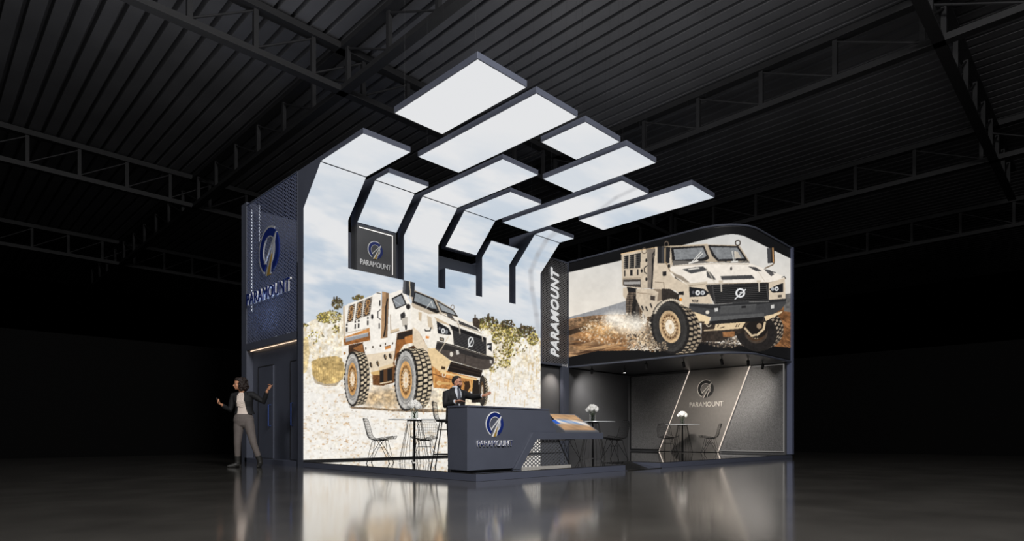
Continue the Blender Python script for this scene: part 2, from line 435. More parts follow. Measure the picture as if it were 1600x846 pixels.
poly(B(280,560, 360,545, 362,650, 280,658), (96, 66, 42)); poly(B(282,572, 304,568, 304,642, 282,646), BK); poly(B(326,566, 354,560, 354,632, 328,638), BK)
poly(B(276,556, 360,530, 366,548, 282,574), (226, 200, 160)); line(B(284,652, 350,640), 1.8, (226, 206, 172))
wheel(*B(117,625)[0], 12.5, 43, 16, -1, 11, 41, (188, 184, 178), (206, 156, 96))
# rear body
poly(B(60,190, 95,172, 235,122, 262,104, 290,98, 296,385, 222,398, 66,425, 62,380), WH, nz=.06, mid=.04)
poly(B(60,190, 72,186, 76,420, 64,425), (206, 190, 166))
for q in (B(97,187,134,172,120,276,84,286), B(145,168,184,152,171,258,134,270), B(193,148,236,131,222,240,178,252)):
    poly(q, (58, 48, 42))
    (ax, ay), (bx, by), (cx, cy), (dx, dy) = q
    for (u, v, ru, rv) in ((.5, .25, 3.2, 5), (.48, .66, 3, 7.5)):
        x = (ax*(1-u)+bx*u)*(1-v)+(dx*(1-u)+cx*u)*v; y = (ay*(1-u)+by*u)*(1-v)+(dy*(1-u)+cy*u)*v
        ell(x, y, ru, rv, (176, 132, 84), tilt=.2); ell(x, y, ru*.55, rv*.6, (92, 70, 50), tilt=.2)
    for v in np.linspace(.08, .95, 8):
        line([(ax+(dx-ax)*v, ay+(dy-ay)*v), (ax+(bx-ax)*.2+(dx-ax)*v, ay+(by-ay)*.2+(dy-ay)*v)], 1, (214, 204, 190))
        line([(bx+(cx-bx)*v, by+(cy-by)*v), (bx-(bx-ax)*.2+(cx-bx)*v, by-(by-ay)*.2+(cy-by)*v)], 1, (214, 204, 190))
    line([q[0], q[1], q[2], q[3], q[0]], .7, (150, 140, 126))
for x, y in ((84,315),(134,297),(155,292),(210,275)): line(B(x,y-20,x-1,y+22), 2.4, BK); ell(*B(x,y-6)[0], 1.6, 1.2, WH)
line(B(75,350, 220,318), .8, (150, 130, 106)); poly(B(70,372, 220,318, 222,345, 70,384), (206, 142, 80), nz=.2)
poly(B(64,384, 222,342, 224,392, 70,424), (150, 96, 52), nz=.3)
poly(B(76,378, 212,346, 213,368, 78,402), (150, 152, 156), nz=.1); line(B(76,378,212,346), 1, (220, 220, 220))
ell(*B(236,250)[0], 1.8, 4.2, BK); line(B(285,208, 270,220, 270,256, 286,266), 1.1, BK); line(B(264,106,290,112), 1.2, BK)
line(B(282,155,282,182), 2, BK); line(B(278,292,278,318), 2, BK)
# pillar and cab
poly(B(296,98, 336,108, 328,375, 288,382), (176, 140, 104), nz=.12); poly(B(318,104, 336,108, 328,375, 312,378), (120, 94, 70), .8)
line(B(328,145, 318,190, 316,300, 306,368), 2.2, BK)
poly(B(336,112, 418,86, 432,100, 470,180, 500,330, 390,352, 378,366, 330,372), (245, 239, 229), nz=.06, mid=.05)
poly(B(352,140, 414,108, 444,176, 376,208), BK); poly(B(360,145, 410,120, 434,172, 380,198), (138, 142, 146), nz=.12); line(B(362,150,420,190), .8, (190, 194, 198))
poly(B(404,236, 428,218, 436,240, 432,268, 408,270), (52, 50, 50)); poly(B(412,262, 448,250, 450,300, 418,310), (196, 188, 176)); poly(B(430,300, 446,300, 444,330, 434,328), BK)
ell(*B(452,190)[0], 3.4, 4.4, BK); line(B(345,238, 348,330), 1.2, (150, 130, 106)); poly(B(345,332, 396,318, 398,334, 346,350), (216, 194, 162)); line(B(346,350,398,334), .8, (110, 88, 66))
line(B(475,120, 480,190, 478,250), 1.6, (150, 120, 88))
# front arch
poly(B(388,350, 510,318, 545,350, 560,470, 520,430, 470,405, 425,420, 385,480, 366,530, 372,450), (150, 96, 52), nz=.25)
poly(B(388,350, 505,320, 520,340, 420,385, 384,390), BK, .9); poly(B(430,372, 520,345, 545,420, 500,408, 440,412), (190, 126, 70), nz=.2)
line(B(366,520, 388,350, 510,318), 1.2, (110, 84, 60))
poly(B(384,470, 520,405, 560,440, 575,600, 540,640, 400,640, 372,560), (84, 56, 36), nz=.4)
# windscreen and bonnet
poly(D(20,10, 170,72, 190,82, 305,150, 340,205, 215,190, 190,182, 15,110), (190, 176, 156))
poly(D(36,22, 168,75, 208,170, 186,178, 16,102), BK); poly(D(40,34, 160,82, 194,158, 30,92), (136, 142, 146), nz=.12)
poly(D(184,86, 306,156, 338,204, 220,168), BK); poly(D(192,98, 300,160, 324,192, 224,158), (150, 154, 156), nz=.12)
line(D(110,150, 150,95, 160,130), 1, (226, 226, 222)); line(D(120,140, 190,150), 1.4, BK); ell(*D(298,135)[0], 3, 4, (120, 106, 90), r0=.7)
poly(D(10,105, 190,182, 215,178, 340,206, 470,262, 500,310, 580,380, 582,480, 535,465, 300,395, 190,372, 180,425, 130,420, 60,300, 10,270), (243, 236, 224), nz=.06, mid=.04)
poly(D(10,105, 190,182, 130,182, 20,135), (190, 172, 148), .8)
poly(D(60,165, 85,172, 80,235, 62,222), (206, 186, 158)); poly(D(120,190, 150,205, 165,290, 128,270), (210, 192, 166)); poly(D(190,235, 275,262, 280,256, 170,200), (206, 184, 154))
poly(D(20,270, 60,300, 130,430, 120,500, 20,392), (228, 210, 184), nz=.1)
poly(D(258,178, 292,186, 320,236, 264,206), (86, 84, 84), nz=.1)
poly(D(338,226, 470,282, 482,302, 346,252), BK); poly(D(344,232, 462,284, 468,294, 350,246), (78, 76, 76))
line(D(205,178, 330,232, 350,300), .9, (150, 134, 112)); line(D(330,250, 500,318), 1, (160, 142, 116))
poly(D(438,212, 470,206, 490,240, 482,285, 440,262), (64, 54, 46), nz=.3)
line(D(105,290,112,300,142,298,148,278), 1.8, BK); poly(D(110,334,136,338,134,354,112,352), (226, 140, 70)); line(D(115,445,120,455,146,450,150,432), 1.8, BK)
# lights and grille
poly(D(186,230, 270,280, 291,326, 262,328, 196,318), (34, 34, 37)); ell(*D(232,300)[0], 3.1, 4.2, (230, 230, 228)); ell(*D(232,300)[0], 1.5, 2.2, (90, 90, 92)); ell(*D(256,306)[0], 2.4, 3.4, (120, 122, 124)); ell(*D(208,282)[0], 1.6, 2.4, (120, 120, 124))
poly(D(206,342, 240,350, 238,376, 210,368), BK); poly(D(212,348,232,354,232,368,214,362), (160, 146, 126))
poly(D(276,254, 532,348, 534,468, 310,394, 300,300), (30, 29, 30))
for i in range(9):
    y = 300+i*10.5; line(D(308,y, 526,y+72), .9, (92, 90, 90), .8)
line(D(276,254, 300,300, 310,394), 1.4, (70, 66, 62)); line(D(345,275,350,320), 1.6, (190, 180, 166)); line(D(505,338,508,372), 1.6, (190, 180, 166))
ell(*D(425,376)[0], 4.6, 8, (232, 232, 230)); ell(*D(427,376)[0], 3.2, 6, (44, 44, 46)); line(D(408,412, 440,350), 1.6, (232, 232, 230))
poly(D(535,388, 570,384, 573,446, 545,424), (34, 34, 37)); ell(*D(548,408)[0], 1.6, 2.6, (220, 220, 220)); ell(*D(560,406)[0], 1.2, 2, (150, 150, 150))
# bumper and skid plate
poly(D(128,424, 180,420, 286,512, 250,590, 205,580, 130,524), (232, 204, 158), nz=.08); poly(D(218,545,248,550,246,570,220,566), (70, 54, 38))
poly(D(190,370, 308,398, 535,470, 582,486, 588,520, 552,564, 505,572, 286,506, 210,452, 178,424), (78, 70, 65), nz=.14)
poly(D(190,370, 308,398, 535,470, 582,486, 588,500, 500,498, 300,440, 180,424), (50, 47, 46), nz=.1)
line(D(192,378, 310,408, 535,476), .8, (116, 108, 100)); line(D(390,460, 384,520), .8, (44, 40, 38))
poly(D(286,512, 508,574, 492,624, 262,582), (34, 28, 26)); line(D(284,524,506,586), .8, (70, 58, 48)); line(D(276,548,500,604), .8, (64, 52, 44))
ell(*D(290,462)[0], 2.6, 3.8, (222, 214, 200)); poly(D(320,432, 340,436, 346,462, 326,466), (206, 200, 192)); poly(D(440,468,462,474,460,484,442,480), BK); poly(D(556,500,574,505,572,530,558,524), (190, 184, 176))
line(D(270,340, 205,450), 1.4, (222, 206, 180), .8)
poly(D(215,580, 262,590, 300,600, 470,634, 465,645, 300,612, 210,592), (238, 206, 150))
# mirror and front wheel
poly(B(424,10, 466,6, 494,34, 488,136, 418,108), (52, 54, 58)); poly(B(424,10, 440,14, 434,114, 418,108), (88, 90, 94)); line(B(462,0,460,60,466,100,462,140), 1.5, (206, 192, 166))
wheel(*B(437,630)[0], 17.6, 49, 25, -2, 17, 47, (186, 183, 178), (214, 164, 104), rows=19)
for i in range(26):                                     # dry grass in front of the wheels
    x = 130+i*18+rng.random()*14; y = 600+rng.random()*14
    line(A(x,y, x-8+rng.random()*20,y-30-rng.random()*60), .5, (238, 226, 202), .35)

# -- corner screen: desert track with the armoured car
R = TR(830, 330, 3.384)
FR = R(170,200, 175,850, 1400,850, 1400,60, 900,60)
poly([(880, 330), (1248, 330), (1248, 600), (880, 600)], (20, 20, 21))
img = R(150,338, 190,326, 470,262, 700,205, 1000,130, 1030,124, 1060,122, 1090,124, 1120,130, 1150,143, 1420,275, 1420,727, 1360,722, 1290,716, 1180,716, 900,690, 640,735, 350,740, 190,775, 150,783)
sl = box(870, 350, 1248, 570); M = pmask(img, sl)
tt = np.clip((YY[sl]-365)/130, 0, 1)[..., None]
sk = np.array((206, 205, 202), np.float32)*(1-tt)+np.array((232, 224, 212), np.float32)*tt
sk = sk*(1+.10*(MID[sl][..., None]))
mm = M[..., None].astype(np.float32); CAN[sl] = CAN[sl]*(1-mm)+sk*mm
def inpic(pts, col, a=1, nz=0, mid=0):
    s2 = box(min(p[0] for p in pts), min(p[1] for p in pts), max(p[0] for p in pts), max(p[1] for p in pts))
    put(pmask(pts, s2)*pmask(img, s2), s2, col, a, nz, mid)
inpic(R(150,575, 215,556, 260,545, 350,520, 420,500, 470,484, 520,470, 640,520, 640,640, 150,640), (150, 150, 152), nz=.12)
inpic(R(150,582, 240,562, 330,552, 420,546, 520,548, 520,800, 150,800), (142, 112, 84), nz=.4, mid=.3)
for i in range(60):
    x = 190+rng.random()*300; y = 562+rng.random()*60
    inpic(R(x,y, x+6+rng.random()*10,y-4-rng.random()*3, x+20,y+2, x+8,y+6), (84, 68, 52), .7)
for i in range(110):
    x = 180+rng.random()*330; y = 615+rng.random()*165
    c = [(196, 150, 102), (96, 66, 44), (160, 114, 72), (66, 46, 34), (214, 172, 124)][rng.integers(5)]
    inpic(R(x,y, x+60+rng.random()*60,y-14-rng.random()*8, x+120,y-14, x+50,y+5), c, .5)
inpic(R(190,632, 330,596, 335,618, 190,660), (44, 36, 30), .85, nz=.3)
inpic(R(1290,500, 1380,440, 1420,470, 1420,740, 1280,720), (120, 82, 52), nz=.4, mid=.3)
inpic(R(1340,440, 1420,425, 1420,540, 1335,530), (100, 98, 96), nz=.3)
for i in range(40):
    x = 1300+rng.random()*70; y = 560+rng.random()*150
    inpic(R(x,y, x+30,y+22, x+34,y+30, x,y+8), [(176, 124, 80), (70, 48, 34)][rng.integers(2)], .5)
# rear wheel, dust
ELP = lambda x, y: R(x, y)[0]
poly(R(500,425, 560,420, 640,560, 630,640, 560,650, 500,600), (52, 46, 42), nz=.5)
for j in range(15):
    for q in range(3):
        poly(R(498+q*22,430+j*13, 514+q*22,428+j*13, 520+q*22,437+j*13, 502+q*22,440+j*13), (122, 106, 90), .7, nz=.3)
wheel(*ELP(598,560), 14, 40, -6, 0, 13, 38, (70, 64, 58), (90, 74, 60), tilt=-.1)
DUST = [(250, 240, 222), (226, 190, 140), (190, 138, 84), (240, 222, 194), (150, 104, 62), (246, 232, 208)]
r = np.random.default_rng(77)
for x_, y_, rx_, ry_, c_ in ((330,610,60,26,(196,150,98)),(400,640,80,34,(206,164,112)),(480,600,80,40,(240,224,198)),(560,650,70,40,(222,190,150)),(620,690,70,30,(190,164,130)),(300,655,50,18,(170,122,76)),(430,680,90,22,(150,108,70))):
    ell(*ELP(x_, y_), rx_/3.384, ry_/3.384, c_, .75, nz=.35, mid=.3, soft=.6)
for i in range(700):
    u = r.random(); x = 265+u*420+r.normal()*14
    top = 560+(abs(u-.5)**1.5)*170-30*math.sin(u*3.1); bot = 690+60*u
    v = r.random(); y = top+(bot-top)*v
    c = DUST[r.integers(6)] if v > .3 else DUST[r.integers(2)*3]
    (px, py) = ELP(x, y); ell(px, py, .4+1.7*r.random(), .35+1.1*r.random(), c, .5, nz=.4, tilt=r.random()*3)
for x, y, rx, ry, a in ((450,570,26,14,.75),(560,600,20,18,.8),(500,600,26,16,.5),(420,560,14,8,.6)):
    (px, py) = ELP(x, y); ell(px, py, rx*.6, ry*.7, (252, 244, 230), a, nz=.15, soft=.7)
for i in range(520):
    x = 500+r.random()*230; y = 640+r.random()*100-(x-500)*.0
    if y > 745-(730-x)*.05: continue
    c = [(60, 52, 46), (140, 118, 94), (206, 184, 152), (96, 84, 74), (230, 214, 190)][r.integers(5)]
    (px, py) = ELP(x, y); ell(px, py, .5+1.4*r.random(), .4+1*r.random(), c, .8, tilt=r.random()*3)
for i in range(700):
    x = 880+r.random()*330; y = 640+r.random()*80; lim = 690+35*math.sin((x-860)/330*2.2)
    if y > lim: continue
    c = [(44, 38, 34), (110, 96, 82), (160, 144, 124), (76, 66, 58), (34, 30, 28)][r.integers(5)]
    (px, py) = ELP(x, y); ell(px, py, .6+1.6*r.random(), .5+1*r.random(), c, .85, tilt=r.random()*3)
CT = (204, 188, 166); CL = (238, 229, 217); GR = (96, 96, 98); BD = (34, 33, 34)
# far front wheel and underside
wheel(*ELP(1188,640), 33, 29, 13, -4, 30, 30, (38, 35, 34), (70, 60, 52), tilt=.5, blocks=(168, 152, 132), rows=15)
poly(R(900,585, 1230,560, 1235,640, 1120,640, 1000,690, 900,690), (52, 44, 38), nz=.4)
ell(*ELP(1190,625), 17, 14, (34, 30, 28)); ell(*ELP(1205,608), 4, 4.5, (150, 128, 104)); line(R(1130,620, 1165,660, 1185,655), 3.2, (206, 184, 152)); line(R(1235,590, 1228,625, 1195,655), 3.4, (214, 192, 158))
poly(R(975,596, 1135,584, 1112,620, 1030,628, 965,632), (220, 196, 158), nz=.08)
for p in (R(990,600,985,612), R(1088,600,1082,612), R(1100,598,1094,610), R(1000,618,1020,612)): line(p, 1.3, (60, 46, 36))
line(R(915,632, 965,628), 2, (200, 178, 146)); ell(*ELP(938,600), 4, 3.6, (222, 206, 180), r0=.66)
poly(R(1010,640, 1075,636, 1075,664, 1015,666), (150, 104, 66), nz=.2)
# body side
poly(R(484,405, 510,402, 512,430, 500,470, 486,450), CT); poly(R(505,400, 560,410, 560,430, 512,430), BD)
poly(R(476,226, 560,208, 660,192, 665,405, 580,412, 505,400, 482,395), CT, nz=.08, mid=.05)
line(R(476,227, 560,209, 660,194), 1.6, (226, 194, 152))
poly(R(490,238, 580,220, 576,300, 489,306), (62, 60, 58))
for x0 in (490, 520, 550):
    for k_ in range(6):
        poly(R(x0+4,242+k_*10-(x0-490)*.2, x0+24,239+k_*10-(x0-490)*.2, x0+24,244+k_*10-(x0-490)*.2, x0+4,247+k_*10-(x0-490)*.2), (30, 30, 31))
        line(R(x0+1,246+k_*10-(x0-490)*.2, x0+5,246+k_*10-(x0-490)*.2), .9, (170, 160, 146))
for x0 in (516, 547): line(R(x0+1,232,x0,306), 1.5, CT)
for x, y in ((494,328),(526,325),(533,325),(563,322)): line(R(x,y-12,x,y+14), 2, BD)
poly(R(484,362, 578,360, 580,404, 505,398, 484,392), (70, 64, 60)); poly(R(490,374, 576,372, 576,386, 490,388), (164, 160, 156))
line(R(486,356, 580,354), .8, (130, 114, 96))
ell(*ELP(597,210), 4.4, 4.8, (110, 96, 82), r0=.72); ell(*ELP(715,176), 3.6, 5.4, (110, 96, 82), r0=.7)
for x, y in ((608,260),(584,316),(608,360)): ell(*ELP(x,y), 1.5, 3, BD)
line(R(612,288, 598,300, 598,322, 610,332), 1.4, BD)
poly(R(612,200, 652,196, 640,412, 614,406), (126, 116, 106), nz=.1); line(R(655,200, 645,260, 636,410), 1.8, BD); line(R(650,215, 640,230, 640,350), 1.4, BD)
poly(R(655,192, 740,186, 742,292, 800,400, 790,425, 735,415, 648,412), (212, 196, 174), nz=.07, mid=.05)
line(R(655,375, 700,378, 702,408), .9, (120, 104, 88)); line(R(655,192, 930,176), 1.6, (206, 184, 152))
# skirt in front of the rear wheel, step
poly(R(553,412, 735,414, 730,470, 690,500, 640,556, 604,560, 575,510, 553,460), (206, 190, 168), nz=.1, mid=.06)
line(R(560,432, 640,440), .7, (120, 100, 80)); poly(R(630,446, 655,450, 652,474, 630,470), (70, 62, 56))
for x, y in ((588,518),(610,522),(634,505)): line(R(x-4,y-14,x+3,y+4), 2.2, BD)
poly(R(640,412, 735,414, 732,440, 690,470, 665,480, 672,430), (120, 104, 88), .8); poly(R(690,410, 735,412, 780,440, 790,540, 740,500, 690,470), (50, 44, 40), nz=.3)
# windscreen
poly(R(732,184, 925,176, 1100,180, 1155,268, 990,272, 945,268, 742,286), (186, 170, 148))
poly(R(738,192, 914,182, 942,250, 922,262, 746,272), BD); poly(R(752,202, 908,192, 926,238, 906,250, 760,258), (132, 134, 136), nz=.16, mid=.1)
poly(R(934,180, 1094,185, 1146,263, 985,266, 955,236), BD); poly(R(946,190, 1088,194, 1128,250, 990,254, 968,228), (128, 130, 132), nz=.16, mid=.1)
poly(R(750,262, 922,264, 948,272, 990,268, 1150,264, 1156,276, 950,286, 748,288), (104, 100, 96))
for p in (R(850,268, 898,215), R(858,270, 905,225), R(1070,262,1062,212), R(1076,262,1080,212)): line(p, 1.3, (224, 222, 216)); 
line(R(835,275, 880,262), 2.4, (226, 222, 214)); line(R(1060,268,1090,266), 2.4, (226, 222, 214)); poly(R(1072,212,1092,215,1110,248,1074,250), (206, 194, 176), .8)
ell(*ELP(1092,168), 4.6, 4.8, (66, 56, 50), r0=.62)
# bonnet
poly(R(742,288, 800,282, 945,272, 1150,274, 1235,305, 1290,325, 1345,352, 1340,372, 1270,386, 930,388, 835,396, 748,348, 728,318), CL, nz=.04, mid=.04)
poly(R(728,318, 835,396, 930,388, 930,372, 840,382, 745,318), (206, 192, 172)); line(R(832,394, 932,386, 1265,378, 1342,358), 1.2, (150, 134, 114))
line(R(742,290, 950,278, 1150,280), .9, (160, 146, 128))
poly(R(798,308, 862,297, 908,292, 932,312, 845,331), (74, 74, 75), nz=.1); poly(R(828,306, 884,298, 890,304, 832,312), (226, 220, 210))
poly(R(745,326, 800,345, 838,378, 820,376, 760,348), (150, 138, 124))
poly(R(925,318, 945,322, 978,362, 966,364, 930,350), (80, 79, 79)); poly(R(1000,344, 1166,338, 1182,358, 1008,364), (70, 69, 70), nz=.1)
poly(R(1145,292, 1185,296, 1222,318, 1188,318), (70, 69, 70)); poly(R(1228,306, 1262,312, 1285,335, 1268,345), (84, 82, 82)); ell(*ELP(1057,304), 1.6, 3, (60, 56, 54))
line(R(925,300, 968,376), 1.2, (206, 196, 180)); line(R(1200,320, 1235,372), 1, (206, 196, 180))
line(R(760,352,800,380), 1.6, BD); line(R(1325,350,1338,346,1345,356), 1.2, BD); line(R(1262,318,1292,326), 1.2, BD)
# front flank, lights
poly(R(728,320, 748,348, 835,396, 928,386, 940,430, 960,490, 838,490, 832,530, 800,560, 782,440, 742,400), (212, 196, 174), nz=.07)
poly(R(834,400, 914,412, 941,434, 920,450, 838,455), (32, 32, 35)); ell(*ELP(880,432), 3.8, 4, (232, 232, 230)); ell(*ELP(880,432), 1.7, 1.8, (100, 100, 104)); ell(*ELP(906,432), 3.4, 3.4, (206, 208, 210)); ell(*ELP(906,432), 1.6, 1.7, (120, 120, 124)); ell(*ELP(856,430), 2.2, 2.6, (90, 90, 96))
poly(R(848,468, 884,470, 882,482, 852,481), BD); poly(R(854,471,877,472,876,479,857,478), (170, 156, 138))
poly(R(776,428, 806,424, 806,444, 780,442), BD); ell(*ELP(790,468), 2.2, 2.4, (240, 150, 50)); poly(R(794,520,816,516,812,540,796,538), BD)
# grille
poly(R(922,392, 985,388, 1245,378, 1266,384, 1256,476, 968,492, 938,432), (44, 42, 42))
poly(R(962,404, 1240,394, 1250,470, 972,486), (20, 20, 21))
for i in range(8): line(R(966,410+i*10, 1246,400+i*9.6), .9, (84, 82, 81), .9)
line(R(958,398, 972,488), 1.6, (74, 72, 71)); line(R(1244,390, 1254,474), 1.6, (74, 72, 71))
for x in (1003, 1203): line(R(x,372,x+2,424), 1.7, (206, 196, 182)); poly(R(x-12,366,x+12,366,x+10,380,x-10,380), (206, 192, 172))
ell(*ELP(1105,433), 7.4, 7.4, (236, 236, 236)); ell(*ELP(1105,433), 4.8, 4.8, (40, 40, 42)); line(R(1078,465, 1132,415), 1.7, (236, 236, 236)); ell(*ELP(1108,432), 1.9, 1.9, (200, 200, 200))
poly(R(1255,382, 1340,352, 1345,470, 1256,478), (212, 196, 174), nz=.06)
poly(R(1258,412, 1296,392, 1332,380, 1332,428, 1276,432), (32, 32, 35)); ell(*ELP(1276,412), 2.6, 2.8, (170, 172, 174)); ell(*ELP(1297,411), 3.2, 3.4, (232, 232, 230)); ell(*ELP(1297,411), 1.5, 1.6, (90, 90, 94)); poly(R(1303,444,1325,442,1325,456,1304,458), (90, 82, 74))
# bumper
poly(R(828,522, 946,562, 936,600, 862,586, 800,560), (232, 208, 168), nz=.06); poly(R(888,582,916,584,915,594,889,592), (66, 54, 44))
poly(R(1230,552, 1290,540, 1330,528, 1322,540, 1240,582), (226, 202, 164), nz=.06)
poly(R(838,486, 966,492, 1150,478, 1256,476, 1346,462, 1346,488, 1322,520, 1280,545, 1232,556, 1225,580, 940,600, 950,562, 830,524), (66, 66, 67), nz=.12)
poly(R(838,486, 966,492, 1150,478, 1346,462, 1346,476, 1150,500, 966,520, 836,502), (46, 46, 47), nz=.1); line(R(838,488, 966,494, 1150,480, 1256,478), .9, (150, 148, 144))
poly(R(952,560, 1232,540, 1230,560, 945,584), (88, 88, 88), nz=.1); poly(R(945,582, 1228,558, 1224,580, 940,600), (30, 29, 29))
poly(R(1000,506, 1190,494, 1180,532, 998,544), (78, 78, 78), nz=.1); line(R(1000,506,1190,494), .7, (110, 110, 110)); poly(R(1110,502,1134,500,1134,512,1110,514), BD)
poly(R(968,514, 986,512, 986,530, 970,532), (206, 204, 200)); poly(R(1266,498, 1284,494, 1284,514, 1268,516), (206, 204, 200)); ell(*ELP(931,535), 2.9, 2.9, (222, 214, 200)); poly(R(1062,480,1150,474,1150,482,1064,488), (60, 60, 60))
# mirrors
poly(R(667,186, 736,190, 730,276, 668,276), (38, 38, 40), nz=.1); poly(R(690,188,702,188,700,274,690,274), (62, 62, 64)); line(R(708,196, 707,272), 2, (176, 152, 120)); line(R(712,272, 735,320), 1.6, (150, 130, 104)); ell(*ELP(728,290), 2, 3, BD); poly(R(694,320,715,318,715,342,695,344), BD)
poly(R(1246,196, 1266,194, 1268,274, 1250,276), (66, 66, 68)); poly(R(1264,194, 1284,192, 1288,272, 1268,274), (44, 42, 42)); line(R(1277,196,1280,268), 2, (196, 146, 92)); line(R(1284,274, 1276,284, 1236,302), 1.8, (110, 92, 72))
# near front wheel
wheel(*ELP(733,612), 29, 42.5, 21, 6, 27, 39, (58, 56, 54), (206, 176, 136), tilt=-.16, blocks=(172, 154, 130), rows=17, dark=(32, 30, 29))
for j in range(16):
    an = -2.6+j*.105; x = 733+100*math.cos(an); y = 612+142*math.sin(an)
    poly(R(x-4,y-4, x+12,y-8, x+16,y+2, x,y+6), (226, 212, 190), .8, nz=.2)
for i in range(240):
    x = 600+r.random()*120; y = 690+r.random()*50
    if y > 700+(x-600)*.4: continue
    (px, py) = ELP(x, y); ell(px, py, .5+r.random(), .4+.8*r.random(), [(206, 184, 152), (110, 96, 82), (60, 52, 46)][r.integers(3)], .8)
CAN = np.clip(CAN, 0, 255)/255.
SKYC = SKYC/255.
def smp(px, py, CAN=CAN):
    """average colour of the painting around a point, linear"""
    j = (px-CX0)*SC-.5; i = (py-CY0)*SC-.5
    out = 0
    for di in (-.7, .7):
        for dj in (-.7, .7):
            ii = np.clip(np.rint(i+di).astype(int), 0, H_-1); jj = np.clip(np.rint(j+dj).astype(int), 0, W_-1)
            out = out+CAN[ii, jj]
    c = out/4
    return np.where(c <= .04045, c/12.92, ((c+.055)/1.055)**2.4)
# ---------------------------------------------------------------- the hall
FLOORM = mat('polished_concrete', (96, 93, 89), .13, var=.22, vscale=1.3, rvar=.025, bump=.008, bscale=3, coat=1.0)
bt = MB().box((-14,-8,-.1), (30,21,0)).build('floor', FLOORM); tag(bt, kind='structure')
HALL_DARK = mat('hall_dark_sheet', (6, 6, 6), .9, spec=.1)  # black sheets added where the hall only fades into darkness
for nm, a, b in (('wall_left', (-14,20.5,0), (23,20.6,3.4)), ('wall_right', (23,-8,0), (23.1,20.6,3.4))):
    tag(MB().box(a, b).build(nm, HALL_DARK), kind='structure')
DECK = mat('roof_deck', (88, 88, 91), .55, var=.15, vscale=.7)
b = MB(); z0, z1 = 10.25, 10.47; pit = .40
xs = []
x = -6.0
while x < 46: xs += [(x, z0), (x+.285, z0), (x+.295, z1), (x+.39, z1)]; x += pit
lo = [b.bm.verts.new((p[0], -8, p[1])) for p in xs]; hi = [b.bm.verts.new((p[0], 48, p[1])) for p in xs]
for i in range(len(xs)-1): b.bm.faces.new((lo[i], lo[i+1], hi[i+1], hi[i]))
tag(b.build('ceiling', DECK), kind='structure')
PRE = {}
def truss(axis, at, s0, s1, step, off, label):
    """lattice roof truss along x or y at the other coordinate `at`"""
    P = (lambda s, z: (s, at, z)) if axis == 'x' else (lambda s, z: (at, s, z))
    D = (lambda w: (0, w, 0)) if axis == 'x' else (lambda w: (w, 0, 0))
    t = thing('roof_truss', label, 'roof truss', P(s0, 9.0), 'lattice trusses under the hall roof')
    def bar(z, h, w, nm):
        b = MB(); p = V(P(s0, z))-V(D(w)); q = V(P(s1, z+h))+V(D(w)); b.box(p, q)
        p2 = V(P(s0, z-.012))-V(D(w*1.5)); q2 = V(P(s1, z+.012))+V(D(w*1.5)); b.box(p2, q2)
        return b.build(nm, STEEL, t)
    bar(9.0, .15, .075, 'bottom_chord'); bar(10.02, .17, .085, 'top_chord')
    if axis not in PRE:
        pm = MB().box(V((0,0,0))-V((.05,.05,0)), V((.05,.05,.87))); me = bpy.data.meshes.new('post'); pm.bm.to_mesh(me); pm.bm.free(); me.materials.append(STEEL)
        dm = MB().tube([V(P(0, 0))-V(P(0, 0)), V((step, 0, .82)) if axis == 'x' else V((0, step, .82))], .025, 6); md = bpy.data.meshes.new('diagonal'); dm.bm.to_mesh(md); dm.bm.free(); md.materials.append(STEEL)
        PRE[axis] = (me, md)
    s = off
    while s-step > s0: s -= step
    while s < s1-.1:
        for nm, me, z in (('post', PRE[axis][0], 9.15), ('diagonal', PRE[axis][1], 9.17)):
            if nm == 'diagonal' and s+step > s1: continue
            o = bpy.data.objects.new(nm, me); C.objects.link(o); o.parent = t; o.location = V(P(s, z))-t.location
        s += step
truss('x', 2.75, 9, 28, 1.35, 9.4, 'dark roof truss descending at the upper right corner')
truss('x', 13.5, -1, 24, 1.35, 5.5, 'dark roof truss crossing behind the uppermost hanging panel')
truss('x', 24.25, 0, 30, 1.35, 2.76, 'dark roof truss meeting the top of the tall left tower')
truss('x', 35.0, 2, 34, 1.35, 2.8, 'faint roof truss farthest back at the left')
truss('y', 7.62, 3, 42, 1.76, 11.47, 'dark roof truss running down behind the left tower')
truss('y', 15.7, 0, 30, 1.76, 1.3, 'dark roof truss right of the hanging panels, nearest to them')
truss('y', 23.6, 0, 28, 1.76, 1.3, 'second roof truss right of the hanging panels')
truss('y', 31.7, 1, 24, 1.76, 1.3, 'third roof truss right of the panels, above the corner screen')

# ---------------------------------------------------------------- platforms
PLAT = mat('platform_gloss', (48, 48, 50), .04, var=.08, vscale=2, spec=.6, coat=1.0)
def platform(name, pts, label):
    t = thing(name, label, 'platform', (pts[0][0], pts[0][1], 0))
    MB().prism([(x, y, 0) for x, y in pts], (0,0,.098)).build('edge', NAVYD, t, bevel=.004)
    MB().prism([(x, y, .098) for x, y in pts], (0,0,.012)).build('top', PLAT, t)
    return t
platform('platform', [(5.46,6.14), (8.95,6.14), (8.95,11.15), (5.46,11.15)], 'low navy platform with mirror-black top under the reception counter')
platform('platform', [(10.08,6.14), (16.615,6.14), (16.615,11.15), (10.08,11.15)], 'low navy platform of the meeting area at the right')
t = thing('ramp', 'dark sloping ramp between the two low platforms', 'ramp', (8.95,6.14,0))
MB().prism([(8.952,6.14,.004), (8.952,6.85,.11), (8.952,11.15,.11), (8.952,11.15,0), (8.952,6.14,0)], (1.126,0,0)).build('slope', PLAT, t)
MB().box((8.952,6.10,0), (10.078,6.14,.012)).build('threshold_strip', CHROME, t)

